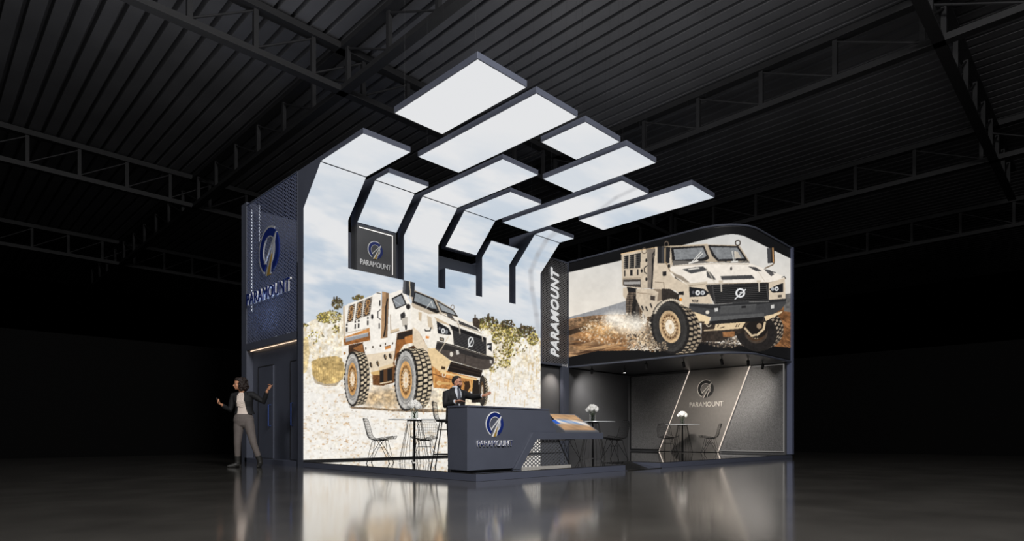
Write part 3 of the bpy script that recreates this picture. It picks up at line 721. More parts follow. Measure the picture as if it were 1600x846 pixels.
# ---------------------------------------------------------------- big screen wall with its bent strips
YW = 11.16; ZB = .112; ZS = 4.03
SX = [(5.465,6.43), (6.63,7.59), (7.79,8.75), (8.955,9.91), (10.11,11.06), (11.285,12.25)]
SY = [9.0, 10.0, 8.03, 9.0, None, 9.99]
MESHD = []
t = thing('video_screen', 'huge picture wall showing a pale armoured truck in a quarry', 'screen', (5.46,YW,.11))
ar = lambda a, b, s: np.linspace(a, b, max(2, int(round((b-a)/s))+1))
EPS = .006
pic_grid('screen', lambda u, v: np.stack([u, np.full_like(u, YW-EPS), v], -1), ar(5.465, 12.25, .0125), ar(.147, ZS, .0100), t, LEDP, footage)['label'] = 'lit picture surface with the truck and the quarry'
MB().box((5.46,YW-.004,.11), (12.255,YW+.22,ZS)).build('cabinet', NAVY, t)
MB().box((5.465,YW-.012,.111), (12.25,YW-.004,.147)).build('bottom_frame', BLACK, t)
MB().box((5.68,11.39,.11), (12.2,11.43,4.86)).build('backing_board', NAVY, t)
for k, ((xa, xb), ye) in enumerate(zip(SX, SY)):
    prof = [(11.39, ZS), (11.39, 5.79)]
    if ye: prof += [(ye, 5.79), (ye, 5.70), (10.47, 5.70), (YW, 5.01), (YW, ZS)]
    else: prof = [(11.39, ZS), (11.39, 5.36), (10.82, 5.36), (YW, 5.01), (YW, ZS)]
    if k == 1: prof = [(11.39, 4.98), (11.39, 5.79), (ye, 5.79), (ye, 5.70), (10.47, 5.70), (YW, 5.01), (YW, 4.98)]
    if k == 3: prof = [(11.30, 5.0), (11.30, 5.79), (ye, 5.79), (ye, 5.70), (10.47, 5.70), (YW, 5.01), (YW, 5.0)]
    s = MB().prism([(xa, y, z) for y, z in prof], (xb-xa,0,0)).build('bent_strip', NAVY, t)
    if k == 3: MB().box((xa,YW,ZS), (xb,YW+.2,4.52)).build('lower_frame', NAVY, s)
    c = .004; e = EPS
    def face(u, v, ye=ye):                               # v runs up the wall, round the bends, along the ceiling
        y = np.where(v < 5.01, YW-e, np.where(v < 5.01+.982, YW-e*.7-(v-5.01)*.7071, 10.47-(v-5.992)))
        z = np.where(v < 5.01, v, np.where(v < 5.01+.982, 5.01-e*.7+(v-5.01)*.7029, 5.70-e))
        return np.stack([u, y, z], -1)
    us = ar(xa+c, xb-c, .016)
    if k in (1, 3): lowv = [5.03]
    else: lowv = list(ar(ZS, 5.0, .014))+[5.02]
    up = list(ar(5.04, 5.97 if ye else 5.49, .02))
    pic_grid('picture_face', face, us, (lowv+up), s, LEDP, skyview)['label'] = 'lit face showing sky'
    if k == 3: pic_grid('picture_face', lambda u, v: np.stack([u, np.full_like(u, YW-e), v], -1), us, ar(ZS, 4.515, .014), s, LEDP, footage)['label'] = 'short lit face below the bend'
    if ye: pic_grid('picture_face', face, us, ar(6.0, 5.992+(10.47-ye)-c, .05), s, LEDP, skyview)['label'] = 'lit overhead face'
    # a thin seam where the strip bends
    if ye: MB().box((xa,10.466,5.689), (xb,10.475,5.70)).build('seam', BLACK, s)

# ---------------------------------------------------------------- hanging panels
PANELS = [((5.465,6.43), (6.12,8.09), 'hanging lit panel highest in the picture, farthest left of the six'),
          ((6.63,7.60), (6.12,9.06), 'long hanging lit panel, second in the row from the left'),
          ((7.80,8.77), (6.12,7.10), 'short squarish hanging lit panel, smallest of the six'),
          ((8.955,9.92), (6.12,8.10), 'hanging lit panel of middle length, fourth from the left'),
          ((10.12,11.08), (7.02,10.45), 'long hanging lit panel with a soft grey streak at its near end'),
          ((11.29,12.26), (6.14,9.07), 'hanging lit panel farthest right of the six')]
for (xa, xb), (ya, yb), lab in PANELS:
    t = thing('hanging_panel', lab, 'ceiling panel', ((xa+xb)/2, (ya+yb)/2, 5.70), 'lit panels hung over the stand')
    MB().box((xa,ya,5.70), (xb,yb,5.795)).build('frame', NAVY, t, bevel=.003)
    pic_grid('picture_face', lambda u, v: np.stack([u, v, np.full_like(u, 5.694)], -1), ar(xa+.012, xb-.012, .06), ar(ya+.012, yb-.012, .06), t, LEDP, skyview)['label'] = 'lit underside showing pale sky'
    for x in (xa+.1, xb-.1):
        for y in (ya+.15, yb-.15): MB().tube([(x,y,5.79), (x,y,10.26)], .0012, 5).build('cable', BLACK, t)

# ---------------------------------------------------------------- sign under the second strip
t = thing('sign', 'dark square sign set into the picture wall, with blue emblem and white lettering', 'sign', (7.11,YW,4.03))
MB().box((6.63,YW-.008,ZS), (7.59,11.388,4.978)).build('board', CHAR, t)
LITE = emit('white_light_line', (255, 250, 244), 1.3)
b = MB().box((6.68,YW-.014,4.925), (7.50,YW-.008,4.94)); b.box((7.487,YW-.014,4.09), (7.50,YW-.008,4.94)); b.build('light_line', LITE, t)
emblem((7.07,YW-.008,4.53), (1,0,0), (0,0,1), (0,-1,0), .185, t, BLUE, WHITE, GOLD, .009)
lettering('PARAMOUNT', (6.70,YW-.008,4.165), (1,0,0), (0,0,1), (0,-1,0), .74, .115, .02, WHITE, t)

# ---------------------------------------------------------------- side tower
def clipline(p, d, poly):
    t0, t1 = -1e9, 1e9; n = len(poly)
    area = sum(poly[i][0]*poly[(i+1) % n][1]-poly[(i+1) % n][0]*poly[i][1] for i in range(n))
    for i in range(n):
        ax, ay = poly[i]; bx, by = poly[(i+1) % n]
        nx, ny = (-(by-ay), bx-ax) if area > 0 else (by-ay, -(bx-ax))
        den = nx*d[0]+ny*d[1]; num = nx*(p[0]-ax)+ny*(p[1]-ay)
        if abs(den) < 1e-9:
            if num < 0: return None
            continue
        q = -num/den
        if den > 0: t0 = max(t0, q)
        else: t1 = min(t1, q)
    return (t0, t1) if t1-t0 > .004 else None
def expanded(poly, o, U, W, N, pitch, slope, wid, m, parent, thick=.004, name='mesh_panel'):
    """expanded metal: two families of slanted strands inside a convex outline"""
    o, U, W, N = V(o), V(U), V(W), V(N); b = MB()
    us = [p[0] for p in poly]; vs = [p[1] for p in poly]
    for k, s in enumerate((slope, -slope)):
        L = math.hypot(1, s); d = (1/L, s/L); n2 = (-s/L, 1/L)
        lo = min(us[i]*n2[0]+vs[i]*n2[1] for i in range(len(poly))); hi = max(us[i]*n2[0]+vs[i]*n2[1] for i in range(len(poly)))
        step = pitch/L; c = lo+step/2
        while c < hi:
            r = clipline((n2[0]*c, n2[1]*c), d, poly)
            if r:
                p = [(n2[0]*c+d[0]*r[e], n2[1]*c+d[1]*r[e]) for e in (0, 1)]; h = wid/2
                q = [(p[0][0]-n2[0]*h, p[0][1]-n2[1]*h), (p[1][0]-n2[0]*h, p[1][1]-n2[1]*h), (p[1][0]+n2[0]*h, p[1][1]+n2[1]*h), (p[0][0]+n2[0]*h, p[0][1]+n2[1]*h)]
                vv = [b.bm.verts.new(o+U*x+W*y+N*(thick*(k+z))) for z in (0, 1) for x, y in q]
                for f in ((3,2,1,0), (4,5,6,7), (0,1,5,4), (1,2,6,5), (2,3,7,6), (3,0,4,7)): b.bm.faces.new([vv[i] for i in f])
            c += step
    return b.build(name, m, parent)
MESHM = mat('tower_mesh', (104, 110, 134), .65, .0, spec=.25)
t = thing('tower', 'tall navy storage tower with mesh side, two flush doors and a large blue emblem', 'tower', (5.46,12.7,0))
MB().box((5.46,13.89,0), (5.72,14.18,5.86)).build('post', NAVY, t, bevel=.004)
MB().box((5.46,11.395,0), (5.66,11.42,5.79)).box((5.46,11.385,0), (5.68,11.43,4.0)).box((5.462,11.16,0),(5.68,11.40,.109)).build('post', NAVY, t)
MB().box((5.46,11.42,2.52), (5.72,13.89,2.67)).build('beam', NAVY, t, bevel=.004)
MB().box((5.46,11.42,5.78), (5.50,13.89,5.80)).build('rail', NAVY, t)
MB().box((5.60,11.42,0), (5.66,13.89,2.52)).build('side_panel', NAVY, t)
MB().box((5.46,11.40,0), (5.60,14.0,.11)).build('plinth', NAVYD, t)
MB().box((5.66,14.10,.0), (12.25,14.18,5.80)).build('rear_panel', NAVY, t)
MB().box((12.17,11.44,0), (12.25,14.10,5.79)).build('end_panel', NAVY, t)
MB().box((5.545,11.43,2.503), (5.56,13.88,2.516)).build('light_strip', emit('warm_strip', (255, 222, 190), 1.3), t)
GAP_SHADE = mat('door_gap_shade', (10, 10, 12), .8)  # near-black colour stands in for the shade in the door joint
for y0, y1 in ((12.77,13.54), (11.43,11.955)):
    d = MB().box((5.575,y0,.125), (5.60,y1,2.11)).build('door', NAVY, t)
    MB().prism([(5.572,y1,.11), (5.572,y1,2.13), (5.572,y0,2.13), (5.572,y0,2.11), (5.572,y1-.018,2.11), (5.572,y1-.018,.125), (5.572,y0,.125), (5.572,y0,.11)], (.03,0,0)).build('gap', GAP_SHADE, d)['label'] = 'dark strip in place of the shade round the door'
    yh = 12.90 if y0 > 12 else 11.83
    MB().tube([(5.575,yh,.82), (5.53,yh,.82), (5.53,yh,1.27), (5.575,yh,1.27)], .013, 8).build('handle', mat('handle_blue_sheen', (70, 96, 170), .3, .6), d)['label'] = 'upright bar handle with blue LED reflection in its colour'  # blue LED reflection is put into the handle's base colour
expanded([(11.43,2.67), (13.89,2.67), (13.89,5.78), (11.43,5.78)], (5.47,0,0), (0,1,0), (0,0,1), (1,0,0), .072, .55, .021, MESHM, t)
emblem((5.465,12.66,4.50), (0,-1,0), (0,0,1), (-1,0,0), .50, t, BLUE, mat('silver_outline', (196, 198, 204), .35, .3), GOLD, .025)
lettering('PARAMOUNT', (5.468,13.80,3.50), (0,-1,0), (0,0,1), (-1,0,0), 2.14, .27, .035, WHITE, t, bold=.0, label='large raised blue lettering with pale edges')
lettering('PARAMOUNT', (5.431,13.795,3.505), (0,-1,0), (0,0,1), (-1,0,0), 2.13, .26, .012, BLUE, t, name='letter_face', bold=.0)
for y, z0, z1 in ((13.86,3.4,5.7), (13.45,4.9,5.7)): MB().box((5.56,y-.012,z0), (5.575,y+.012,z1)).build('light_line', emit('cool_line', (220, 226, 240), .9), t)
for i, y in enumerate((12.62, 12.02, 11.6)):
    f = thing('floodlight', ['small lit floodlight inside the tower mesh, farthest from the picture wall', 'small lit floodlight inside the tower mesh, middle one', 'small lit floodlight inside the tower mesh, next to the picture wall'][i], 'light', (5.62,y,2.67), 'floodlights at the foot of the mesh')
    MB().box((5.57,y-.07,2.672), (5.67,y+.07,2.70)).build('housing', BLACK, f)
    MB().box((5.575,y-.06,2.70), (5.665,y+.06,2.712)).build('lens', emit('flood_lens', (235, 240, 255), 3), f)

# ---------------------------------------------------------------- mesh sign right of the picture wall
t = thing('mesh_sign', 'tall dark mesh panel with upright white lettering beside the picture wall', 'sign', (12.83,YW,0))
expanded([(12.30,2.62), (13.40,2.62), (13.40,5.50), (12.30,5.50)], (0,YW-.004,0), (1,0,0), (0,0,1), (0,1,0), .066, .55, .021, mat('sign_mesh', (120, 120, 124), .4, .3), t)
MB().box((12.30,YW+.09,2.62), (13.38,YW+.10,5.48)).build('liner', mat('liner', (62,62,65), .45), t)
b = MB()
for a, c in (((12.262,YW-.02,2.56), (12.30,YW+.05,5.54)), ((13.40,YW-.02,2.56), (13.44,YW+.05,5.54)), ((12.30,YW-.02,2.56), (13.40,YW+.05,2.62)), ((12.30,YW-.02,5.50), (13.40,YW+.05,5.54))): b.box(a, c)
b.build('frame', NAVY, t)
lettering('PARAMOUNT', (12.98,YW-.012,2.80), (0,0,1), (-1,0,0), (0,-1,0), 2.46, .33, .03, emit('lit_letter', (240,240,240), .75), t, bold=.025, shear=.25, space=1.1)
MB().box((13.16,YW-.02,.11), (13.44,YW+.08,2.56)).build('post', NAVY, t, bevel=.004)
b = MB()
for k in range(4): b.prism([(13.12+k*.05,YW-.022,2.565), (13.14+k*.05,YW-.022,2.565), (13.17+k*.05,YW-.022,2.61), (13.15+k*.05,YW-.022,2.61)], (0,.006,0))
b.box((13.345,YW-.022,2.54), (13.37,YW-.016,2.63)); b.build('small_mark', WHITE, t)

# ---------------------------------------------------------------- corner screen over the meeting area
t = thing('corner_screen', 'wide curved corner screen showing an armoured truck ploughing up dust', 'screen', (14.5,8,2.5))
XS, YS, RR = 13.44, 6.15, 1.0
L1 = 11.14-(YS+RR); LA = RR*math.pi/2; L2 = 16.50-(XS+RR)
def path(s, off=0.):
    s = np.asarray(s, float); a = np.clip((s-L1)/RR, 0, math.pi/2); r = RR+off
    x = np.where(s < L1, XS-off, np.where(s < L1+LA, XS+RR-r*np.cos(a), XS+RR+(s-L1-LA)))
    y = np.where(s < L1, 11.14-s, np.where(s < L1+LA, YS+RR-r*np.sin(a), YS-off))
    return x, y
def scr(u, v):
    x, y = path(u, .006); return np.stack([x, y, v], -1)
pic_grid('screen', scr, ar(0, L1+LA+L2, .013), ar(2.60, 5.50, .010), t, picture('led_picture_corner', 1.0), footage)['label'] = 'bent picture surface with the truck on black'
ss = list(ar(0, L1, 2))+list(ar(L1, L1+LA, .08))[1:]+[L1+LA+L2]
px_, py_ = path(ss)
out = [(x, y, 2.56) for x, y in zip(px_, py_)]+[(16.55,11.14,2.56)]
MB().prism(out, (0,0,2.98)).build('casing', BLACK, t)
SOFF = mat('soffit', (48, 48, 50), .35)
MB().prism([(x, y, 2.545) for x, y, z in out], (0,0,.012)).build('soffit', SOFF, t)
for z in (2.55, 5.545):
    qx, qy = path(ss, .012); MB().tube([(x, y, z) for x, y in zip(qx, qy)], .026, 8).build('trim', NAVY, t)
MB().box((16.49,6.10,.112), (16.615,6.24,5.56)).build('post', mat('post_navy', (92, 98, 122), .4), t, bevel=.004)

# ---------------------------------------------------------------- meeting area walls
tag(MB().box((12.27,11.3,.0), (16.7,11.38,2.54)).build('wall_back', CHAR), kind='structure')
tag(MB().box((16.625,6.26,.0), (16.7,11.3,2.54)).build('wall_side', CHAR), kind='structure')
t = thing('logo_panel', 'slanted dark wall panel edged in light with a black emblem and pale lettering', 'wall panel', (16.58,8.7,.11))
MB().prism([(16.62,10.12,.125), (16.62,8.20,.125), (16.62,7.27,2.53), (16.62,9.09,2.53)], (-.05,0,0)).build('board', mat('logo_board', (112, 108, 104), .32, var=.06), t)
STR = emit('edge_light', (255, 238, 222), .85)
for (ya, yb) in ((10.12,9.09), (8.20,7.27)):
    MB().prism([(16.56,ya-.011,.125), (16.56,ya+.011,.125), (16.56,yb+.011,2.53), (16.56,yb-.011,2.53)], (.03,0,0)).build('light_strip', STR, t)
BLK = mat('black_ring', (16, 16, 17), .4); PALE = mat('pale_letter', (214, 208, 200), .4)
emblem((16.57,8.57,1.965), (0,-1,0), (0,0,1), (-1,0,0), .26, t, BLK, PALE, BLK, .012)
lettering('PARAMOUNT', (16.57,9.08,1.44), (0,-1,0), (0,0,1), (-1,0,0), 1.05, .145, .02, PALE, t)
TEX = mat('woven_panel', (98, 97, 97), .42, var=.35, vscale=40, bump=.35, bscale=90)
t = thing('wall_panel', 'woven grey wall panel right of the slanted emblem panel, thin light frame', 'wall panel', (16.6,7.2,.2))
MB().prism([(16.62,8.13,.18), (16.62,6.36,.18), (16.62,6.36,2.50), (16.62,7.22,2.50)], (-.03,0,0)).build('panel', TEX, t)
FRL = emit('frame_light', (240, 236, 232), .22)
b = MB().box((16.57,6.36,.165), (16.60,8.13,.185)); b.box((16.57,6.345,.165), (16.60,6.365,2.51)); b.box((16.57,6.36,2.50), (16.60,7.2,2.51)); b.build('frame', FRL, t)
t = thing('wall_panel', 'woven dark wall panel left of the slanted emblem panel', 'wall panel', (16.6,10.6,.2))
MB().prism([(16.62,11.18,.18), (16.62,10.16,.18), (16.62,9.15,2.48), (16.62,11.18,2.48)], (-.03,0,0)).build('panel', TEX, t)
b = MB().box((16.575,11.16,.16), (16.61,11.20,2.50)); b.box((16.575,10.18,.15), (16.61,11.18,.18)); b.box((16.575,9.15,2.48), (16.61,11.18,2.50)); b.build('frame', BLACK, t)

# ---------------------------------------------------------------- spotlights under the soffit
SPOT = [((14.2,9.77), (0,0,-1), 'small spotlight under the soffit with its lamp lit white', 1), ((13.7,8.75), (.5,.2,-1), 'small dark spotlight under the soffit, first to the right of the lit one', 0),
        ((13.8,10.6), (.5,.4,-1), 'dim spotlight under the soffit, farthest left', 0), ((14.1,7.9), (.55,.1,-1), 'dark spotlight over the left edge of the emblem panel', 0),
        ((14.25,6.95), (.7,.1,-1), 'faint dark spotlight hanging over the round emblem', 0), ((15.0,6.62), (.6,.2,-1), 'dark spotlight over the right edge of the emblem panel', 0),
        ((15.97,6.66), (.3,.3,-1), 'dark spotlight nearest the right-hand post', 0)]
for (x, y), d, lab, lit in SPOT:
    t = thing('spotlight', lab, 'spotlight', (x, y, 2.545), 'spotlights under the corner screen')
    d = V(d).normalized(); c = V((x, y, 2.42))
    MB().tube([(x,y,2.548), (x,y,2.46)], .012, 8).build('bracket', BLACK, t)
    MB().tube([c-d*.07, c+d*.07], .037, 14).build('body', BLACK, t)
    MB().tube([c+d*.068, c+d*.074], .032, 14).build('lens', emit('spot_lens', (255,250,240), 6.0 if lit else .6) if lit else emit('spot_lens_dim', (255,240,220), .1), t)

# ---------------------------------------------------------------- reception counter
YC = 6.44
t = thing('counter', 'navy reception counter with blue emblem, white lettering and a side ledge', 'counter', (6.5,6.65,.11))
MB().prism([(5.56,YC,.13), (6.46,YC,.13), (6.875,YC,.667), (7.46,YC,.667), (7.27,YC,1.015), (5.56,YC,1.015)], (0,.43,0)).build('body', NAVY, t, bevel=.004)
MB().box((5.59,YC+.03,.11), (6.45,YC+.40,.13)).build('plinth', BLACK, t)
MB().prism([(5.555,YC-.012,1.022), (7.275,YC-.012,1.022), (7.262,YC-.012,1.045), (5.555,YC-.012,1.045)], (0,.45,0)).build('top', NAVYD, t, bevel=.003)
emblem((6.085,YC,.785), (1,0,0), (0,0,1), (0,-1,0), .178, t, BLUE, WHITE, GOLD, .009)
lettering('PARAMOUNT', (5.735,YC-.0,.462), (1,0,0), (0,0,1), (0,-1,0), .70, .088, .02, WHITE, t, bold=.0)
lettering('PARAMOUNT', (5.738,YC-.021,.463), (1,0,0), (0,0,1), (0,-1,0), .70, .084, .004, BLUE, t, name='letter_face', bold=-.022)
YL = YC-.03
MB().prism([(6.46,YL,.112), (6.60,YL,.112), (6.955,YL,.555), (8.67,YL,.555), (8.67,YL,.667), (6.87,YL,.667)], (0,.55,0)).build('ledge', NAVY, t, bevel=.004)
expanded([(6.63,.14), (7.80,.14), (7.52,.55), (6.95,.55)], (0,YL+.06,0), (1,0,0), (0,0,1), (0,1,0), .054, .62, .016, mat('counter_mesh', (96, 98, 104), .4, .2), t)
b = MB().tube([(7.82,YL+.06,.13), (7.53,YL+.06,.556)], .011, 8); b.tube([(6.75,YL+.064,.34), (7.67,YL+.064,.34)], .006, 6); b.build('mesh_frame', BLACK, t)
MB().box((6.60,YL+.045,.11), (7.84,YL+.08,.135)).build('bottom_rail', mat('rail_metal', (196, 192, 186), .3, .2), t)
# touch screen on the ledge
t = thing('touch_screen', 'tilted display on the ledge showing a planet edge in orange and blue', 'screen', (8.15,6.75,.667))
y0, y1, za, zb = 6.47, 7.0, .69, 1.0
MB().prism([(7.70,y0,.667), (7.70,y0,za), (7.70,y1,zb), (7.70,y1,.667)], (.92,0,0)).build('housing', mat('display_frame', (104, 106, 112), .4), t, bevel=.004)
def earth(P):
    u = (P[:,0]-7.72)/.84; v = (P[:,1]-y0)/(y1-y0)
    n = np.array([math.sin(a*9+math.sin(b*13)*1.4)*.5+math.sin(a*23+b*17)*.3 for a, b in zip(u, v)])
    c = np.zeros((len(u), 3)); base = np.array((178, 142, 108.)); c[:] = base*(1+.10*n)[:, None]
    band = np.clip(1-np.abs(v-.52+.12*(u-.3)**2*2)/.20, 0, 1); bl = np.array((120, 160, 214.)); wh = np.array((244, 238, 230.))
    c = c*(1-band[:, None])+(bl*(1-np.clip(.5+n, 0, 1))[:, None]+wh*np.clip(.5+n, 0, 1)[:, None])*band[:, None]
    top = np.clip((v-.68)/.07, 0, 1)*np.clip(1-(v-.68)/.14, 0, 1); c = c*(1-top[:, None]*.6)+np.array((255, 196, 130.))*top[:, None]*.6
    blk = ((u < .12*(v*1.6)) & (v > .6)); c[blk] = (8, 9, 16)
    blu = ((u < .14) & (v <= .6) & (v > .38)); c[blu] = (50, 96, 190)
    c = np.clip(c, 0, 255)/255; return c**2.2
def tilt(u, v):
    return np.stack([u, v-.004, za+(v-y0)/(y1-y0)*(zb-za)+.004], -1)
pic_grid('display', tilt, ar(7.72, 8.56, .012), ar(y0+.03, y1-.03, .010), t, picture('display_picture', 1.0), earth)['label'] = 'glowing planet picture'
# ---------------------------------------------------------------- wire chairs, stool, tables
def shell_point(u, v, prof, wf, wb, dish):
    n = len(prof)-1; s = v*n; i = min(int(s), n-1); f = s-i
    def g(k): return prof[max(0, min(n, k))]
    p0, p1, p2, p3 = g(i-1), g(i), g(i+1), g(i+2)
    cr = lambda a, b, c, d: .5*((2*b)+(-a+c)*f+(2*a-5*b+4*c-d)*f*f+(-a+3*b-3*c+d)*f**3)
    x = cr(p0[0], p1[0], p2[0], p3[0]); z = cr(p0[1], p1[1], p2[1], p3[1])
    w = wf+(wb-wf)*v
    w *= 1-.42*max(0, (v-.80)/.20)**2.2-.16*max(0, (.10-v)/.10)**2
    w += .05*math.sin(min(1, v/.6)*math.pi)
    d = dish*u*u
    return V((x+d*max(0, (v-.45))*1.6, u*w/2, z+d*(1-min(1, v*1.15))*1.0))
def wire_seat(prof, wf, wb, dish, nu, nv, parent, name='wire_shell', r=.0027):
    b = MB(); S = lambda u, v: shell_point(u, v, prof, wf, wb, dish)
    for i in range(nu):
        u = -1+2*i/(nu-1); b.tube([S(u, k/22) for k in range(23)], r if 0 < i < nu-1 else r*1.9, 5)
    for j in range(nv):
        v = j/(nv-1); b.tube([S(-1+2*k/12, v) for k in range(13)], r if 0 < j < nv-1 else r*1.9, 5)
    return b.build(name, WIRE, parent, smooth=True)
PROF = [(.27,.440), (.14,.432), (0,.415), (-.12,.418), (-.19,.47), (-.235,.58), (-.275,.70), (-.315,.815)]
def make_chair():
    t = thing('wire_chair', 'x', 'chair')
    wire_seat(PROF, .46, .40, .055, 11, 17, t)
    b = MB(); b.tube([(.12,-.13,.418), (.12,.13,.418)], .007, 6); b.tube([(-.12,-.13,.405), (-.12,.13,.405)], .007, 6); b.tube([(.12,0,.415), (-.12,0,.405)], .007, 6)
    b.tube([(.055,-.12,.28), (.055,.12,.28)], .005, 6); b.tube([(-.055,-.12,.28), (-.055,.12,.28)], .005, 6); b.tube([(.055,.12,.28), (-.055,.12,.28)], .005, 6); b.tube([(.055,-.12,.28), (-.055,-.12,.28)], .005, 6)
    b.build('under_frame', WIRE, t)
    for sx in (1, -1):
        for sy in (1, -1):
            l = MB(); foot = (sx*.205, sy*.20, .006)
            l.tube([(sx*.12, sy*.12, .412), foot], .0048, 6); l.tube([(-sx*.03, sy*.125, .41), (sx*.055, sy*.12, .28), foot], .005, 6)
            l.tube([(sx*.205, sy*.20, 0), (sx*.205, sy*.20, .014)], .011, 8)
            l.build('leg', WIRE, t)
    return t
def make_table():
    t = thing('bistro_table', 'x', 'table')
    MB().lathe([(.470,.790), (.488,.793), (.490,.800), (.488,.807), (.470,.808)], n=48).build('table_top', mat('table_glass', (215, 218, 220), .12, spec=.7), t)
    MB().lathe([(.022,.012), (.022,.79)], n=14).build('pole', WIRE, t)
    MB().lathe([(.125,.772), (.14,.776), (.14,.790), (.125,.790)], n=24).build('hub', WIRE, t)
    for k in range(6):
        a0 = k*math.pi/3+.26; a1 = a0+math.pi/3-.22
        p = [(.13*math.cos(a0+.1), .13*math.sin(a0+.1), .775), (.285*math.cos(a0), .285*math.sin(a0), .008), (.285*math.cos(a1), .285*math.sin(a1), .008), (.13*math.cos(a1-.1), .13*math.sin(a1-.1), .775)]
        MB().tube(p, .005, 6).build('leg', WIRE, t)
    return t
chair0 = make_chair(); table0 = make_table()
kids(None)
ZP = .11
TAB = [((6.74,9.31), 'round high table with flowers in front of the lit picture wall'), ((10.65,8.16), 'round high table with flowers behind the touch screen ledge'), ((15.6,8.78), 'round high table with flowers in front of the slanted emblem panel')]
for i, ((x, y), lab) in enumerate(TAB):
    if i == 0: table0.location = (x, y, ZP); table0['label'] = lab; table0['group'] = 'round tables with flowers'
    else: dup(table0, (x, y, ZP), .3*i, lab, 'round tables with flowers')
CH = [((6.2,9.62), -45, 'black wire chair seen sideways left of the table at the picture wall'), ((7.28,9.72), -140, 'black wire chair behind the table at the picture wall, its back to the screen'),
      ((10.56,7.52), 96, 'black wire chair right of the table behind the touch screen'), ((9.98,8.34), -15, 'black wire chair mostly hidden behind the counter ledge and its mesh'),
      ((14.92,8.84), 4, 'black wire chair left of the table by the slanted emblem panel'), ((15.83,8.06), 106, 'black wire chair right of the table by the slanted emblem panel')]
for i, ((x, y), a, lab) in enumerate(CH):
    if i == 0: chair0.location = (x, y, ZP); chair0.rotation_euler = (0, 0, math.radians(a)); chair0['label'] = lab; chair0['group'] = 'wire chairs at the tables'
    else: dup(chair0, (x, y, ZP), math.radians(a), lab, 'wire chairs at the tables')
t = thing('bar_stool', 'tall black wire bar stool half hidden behind the counter\'s left end', 'stool', (0,0,0))
P2 = [(.22,.735), (.10,.725), (0,.715), (-.12,.72), (-.18,.77), (-.205,.86), (-.225,.95), (-.24,1.03)]
wire_seat(P2, .42, .38, .05, 9, 13, t)
MB().loft([(V((.02,0,.722)), .17, .17), (V((.02,0,.73)), .195, .20), (V((.02,0,.752)), .195, .20), (V((.02,0,.76)), .17, .17)], (0,1,0), (1,0,0), 28).build('seat_pad', mat('black_pad', (16,16,17), .6), t)
for sx in (1, -1):
    for sy in (1, -1): MB().tube([(sx*.10, sy*.10, .715), (sx*.12, sy*.12, .60), (sx*.225, sy*.215, 0)], .009, 8).build('leg', WIRE, t)
b = MB(); b.tube([(.185,-.18,.22), (.185,.18,.22), (-.185,.18,.22), (-.185,-.18,.22)], .008, 6, closed=True); b.tube([(.12,-.12,.60), (.12,.12,.60), (-.12,.12,.60), (-.12,-.12,.60)], .007, 6, closed=True)
b.build('foot_rest', WIRE, t)
t.location = (5.98, 7.40, ZP); t.rotation_euler = (0, 0, math.radians(-48))

# ---------------------------------------------------------------- vases and flowers
GLS = glass('clear_glass'); PETAL = mat('white_petal', (238, 236, 232), .7, var=.04, vscale=80); STEM = mat('green_stem', (70, 84, 58), .6)
def bloom_mesh():
    b = MB(); r = random.Random(5)
    b.ball((0,0,0), .034, 2)
    for k in range(26):
        z = 1-2*(k+.5)/26; a = k*2.39996; q = math.sqrt(1-z*z)
        b.ball((q*.028*math.cos(a), q*.028*math.sin(a), z*.028), (.014, .014, .012), 1)
    me = bpy.data.meshes.new('bloom'); b.bm.to_mesh(me); b.bm.free(); me.materials.append(PETAL)
    me.polygons.foreach_set('use_smooth', [True]*len(me.polygons)); return me
BLOOM = bloom_mesh()
WHERE = ['the vase before the picture wall', 'the vase behind the touch screen', 'the vase by the slanted emblem panel']
for i, ((x, y), lab) in enumerate(TAB):
    zt = ZP+.8085; big = i > 0
    v = thing('vase', ['clear glass vase on the table before the picture wall', 'clear glass vase on the table behind the touch screen', 'clear glass vase on the table by the slanted emblem panel'][i], 'vase', (x, y, zt), 'glass vases')
    hv = .17 if i else .15
    MB().lathe([(.02,0), (.062,0), (.066,.01), (.066,hv), (.062,hv), (.061,.014), (.02,.013)], (x,y,zt), 28).build('body', GLS, v, smooth=False)
    rr = random.Random(20+i); n = 17
    for k in range(n):
        ph = k*2.39996; q = math.sqrt((k+.4)/n); R = .125
        bx, by = R*q*math.cos(ph), R*q*math.sin(ph); bz = hv+.045+.11*(1-q*q)+rr.uniform(-.006, .006)
        f = thing('flower', 'white round flower in '+WHERE[i], 'flower', (x, y, zt), 'white flowers in '+WHERE[i])
        o = bpy.data.objects.new('bloom', BLOOM); C.objects.link(o); o.parent = f; o.location = (bx, by, bz+.02); s = rr.uniform(.95, 1.2); o.scale = (s, s, s*.92); o.rotation_euler = (rr.random()*6, rr.random()*6, rr.random()*6)
        a = ph+2.4; MB().tube([V((x,y,zt))+V(p) for p in ((.035*math.cos(a)*q, .035*math.sin(a)*q, .016), (.02*math.cos(ph)*q, .02*math.sin(ph)*q, hv*.7), (bx*.7, by*.7, hv+.02), (bx, by, bz))], .0026, 5).build('stem', STEM, f)

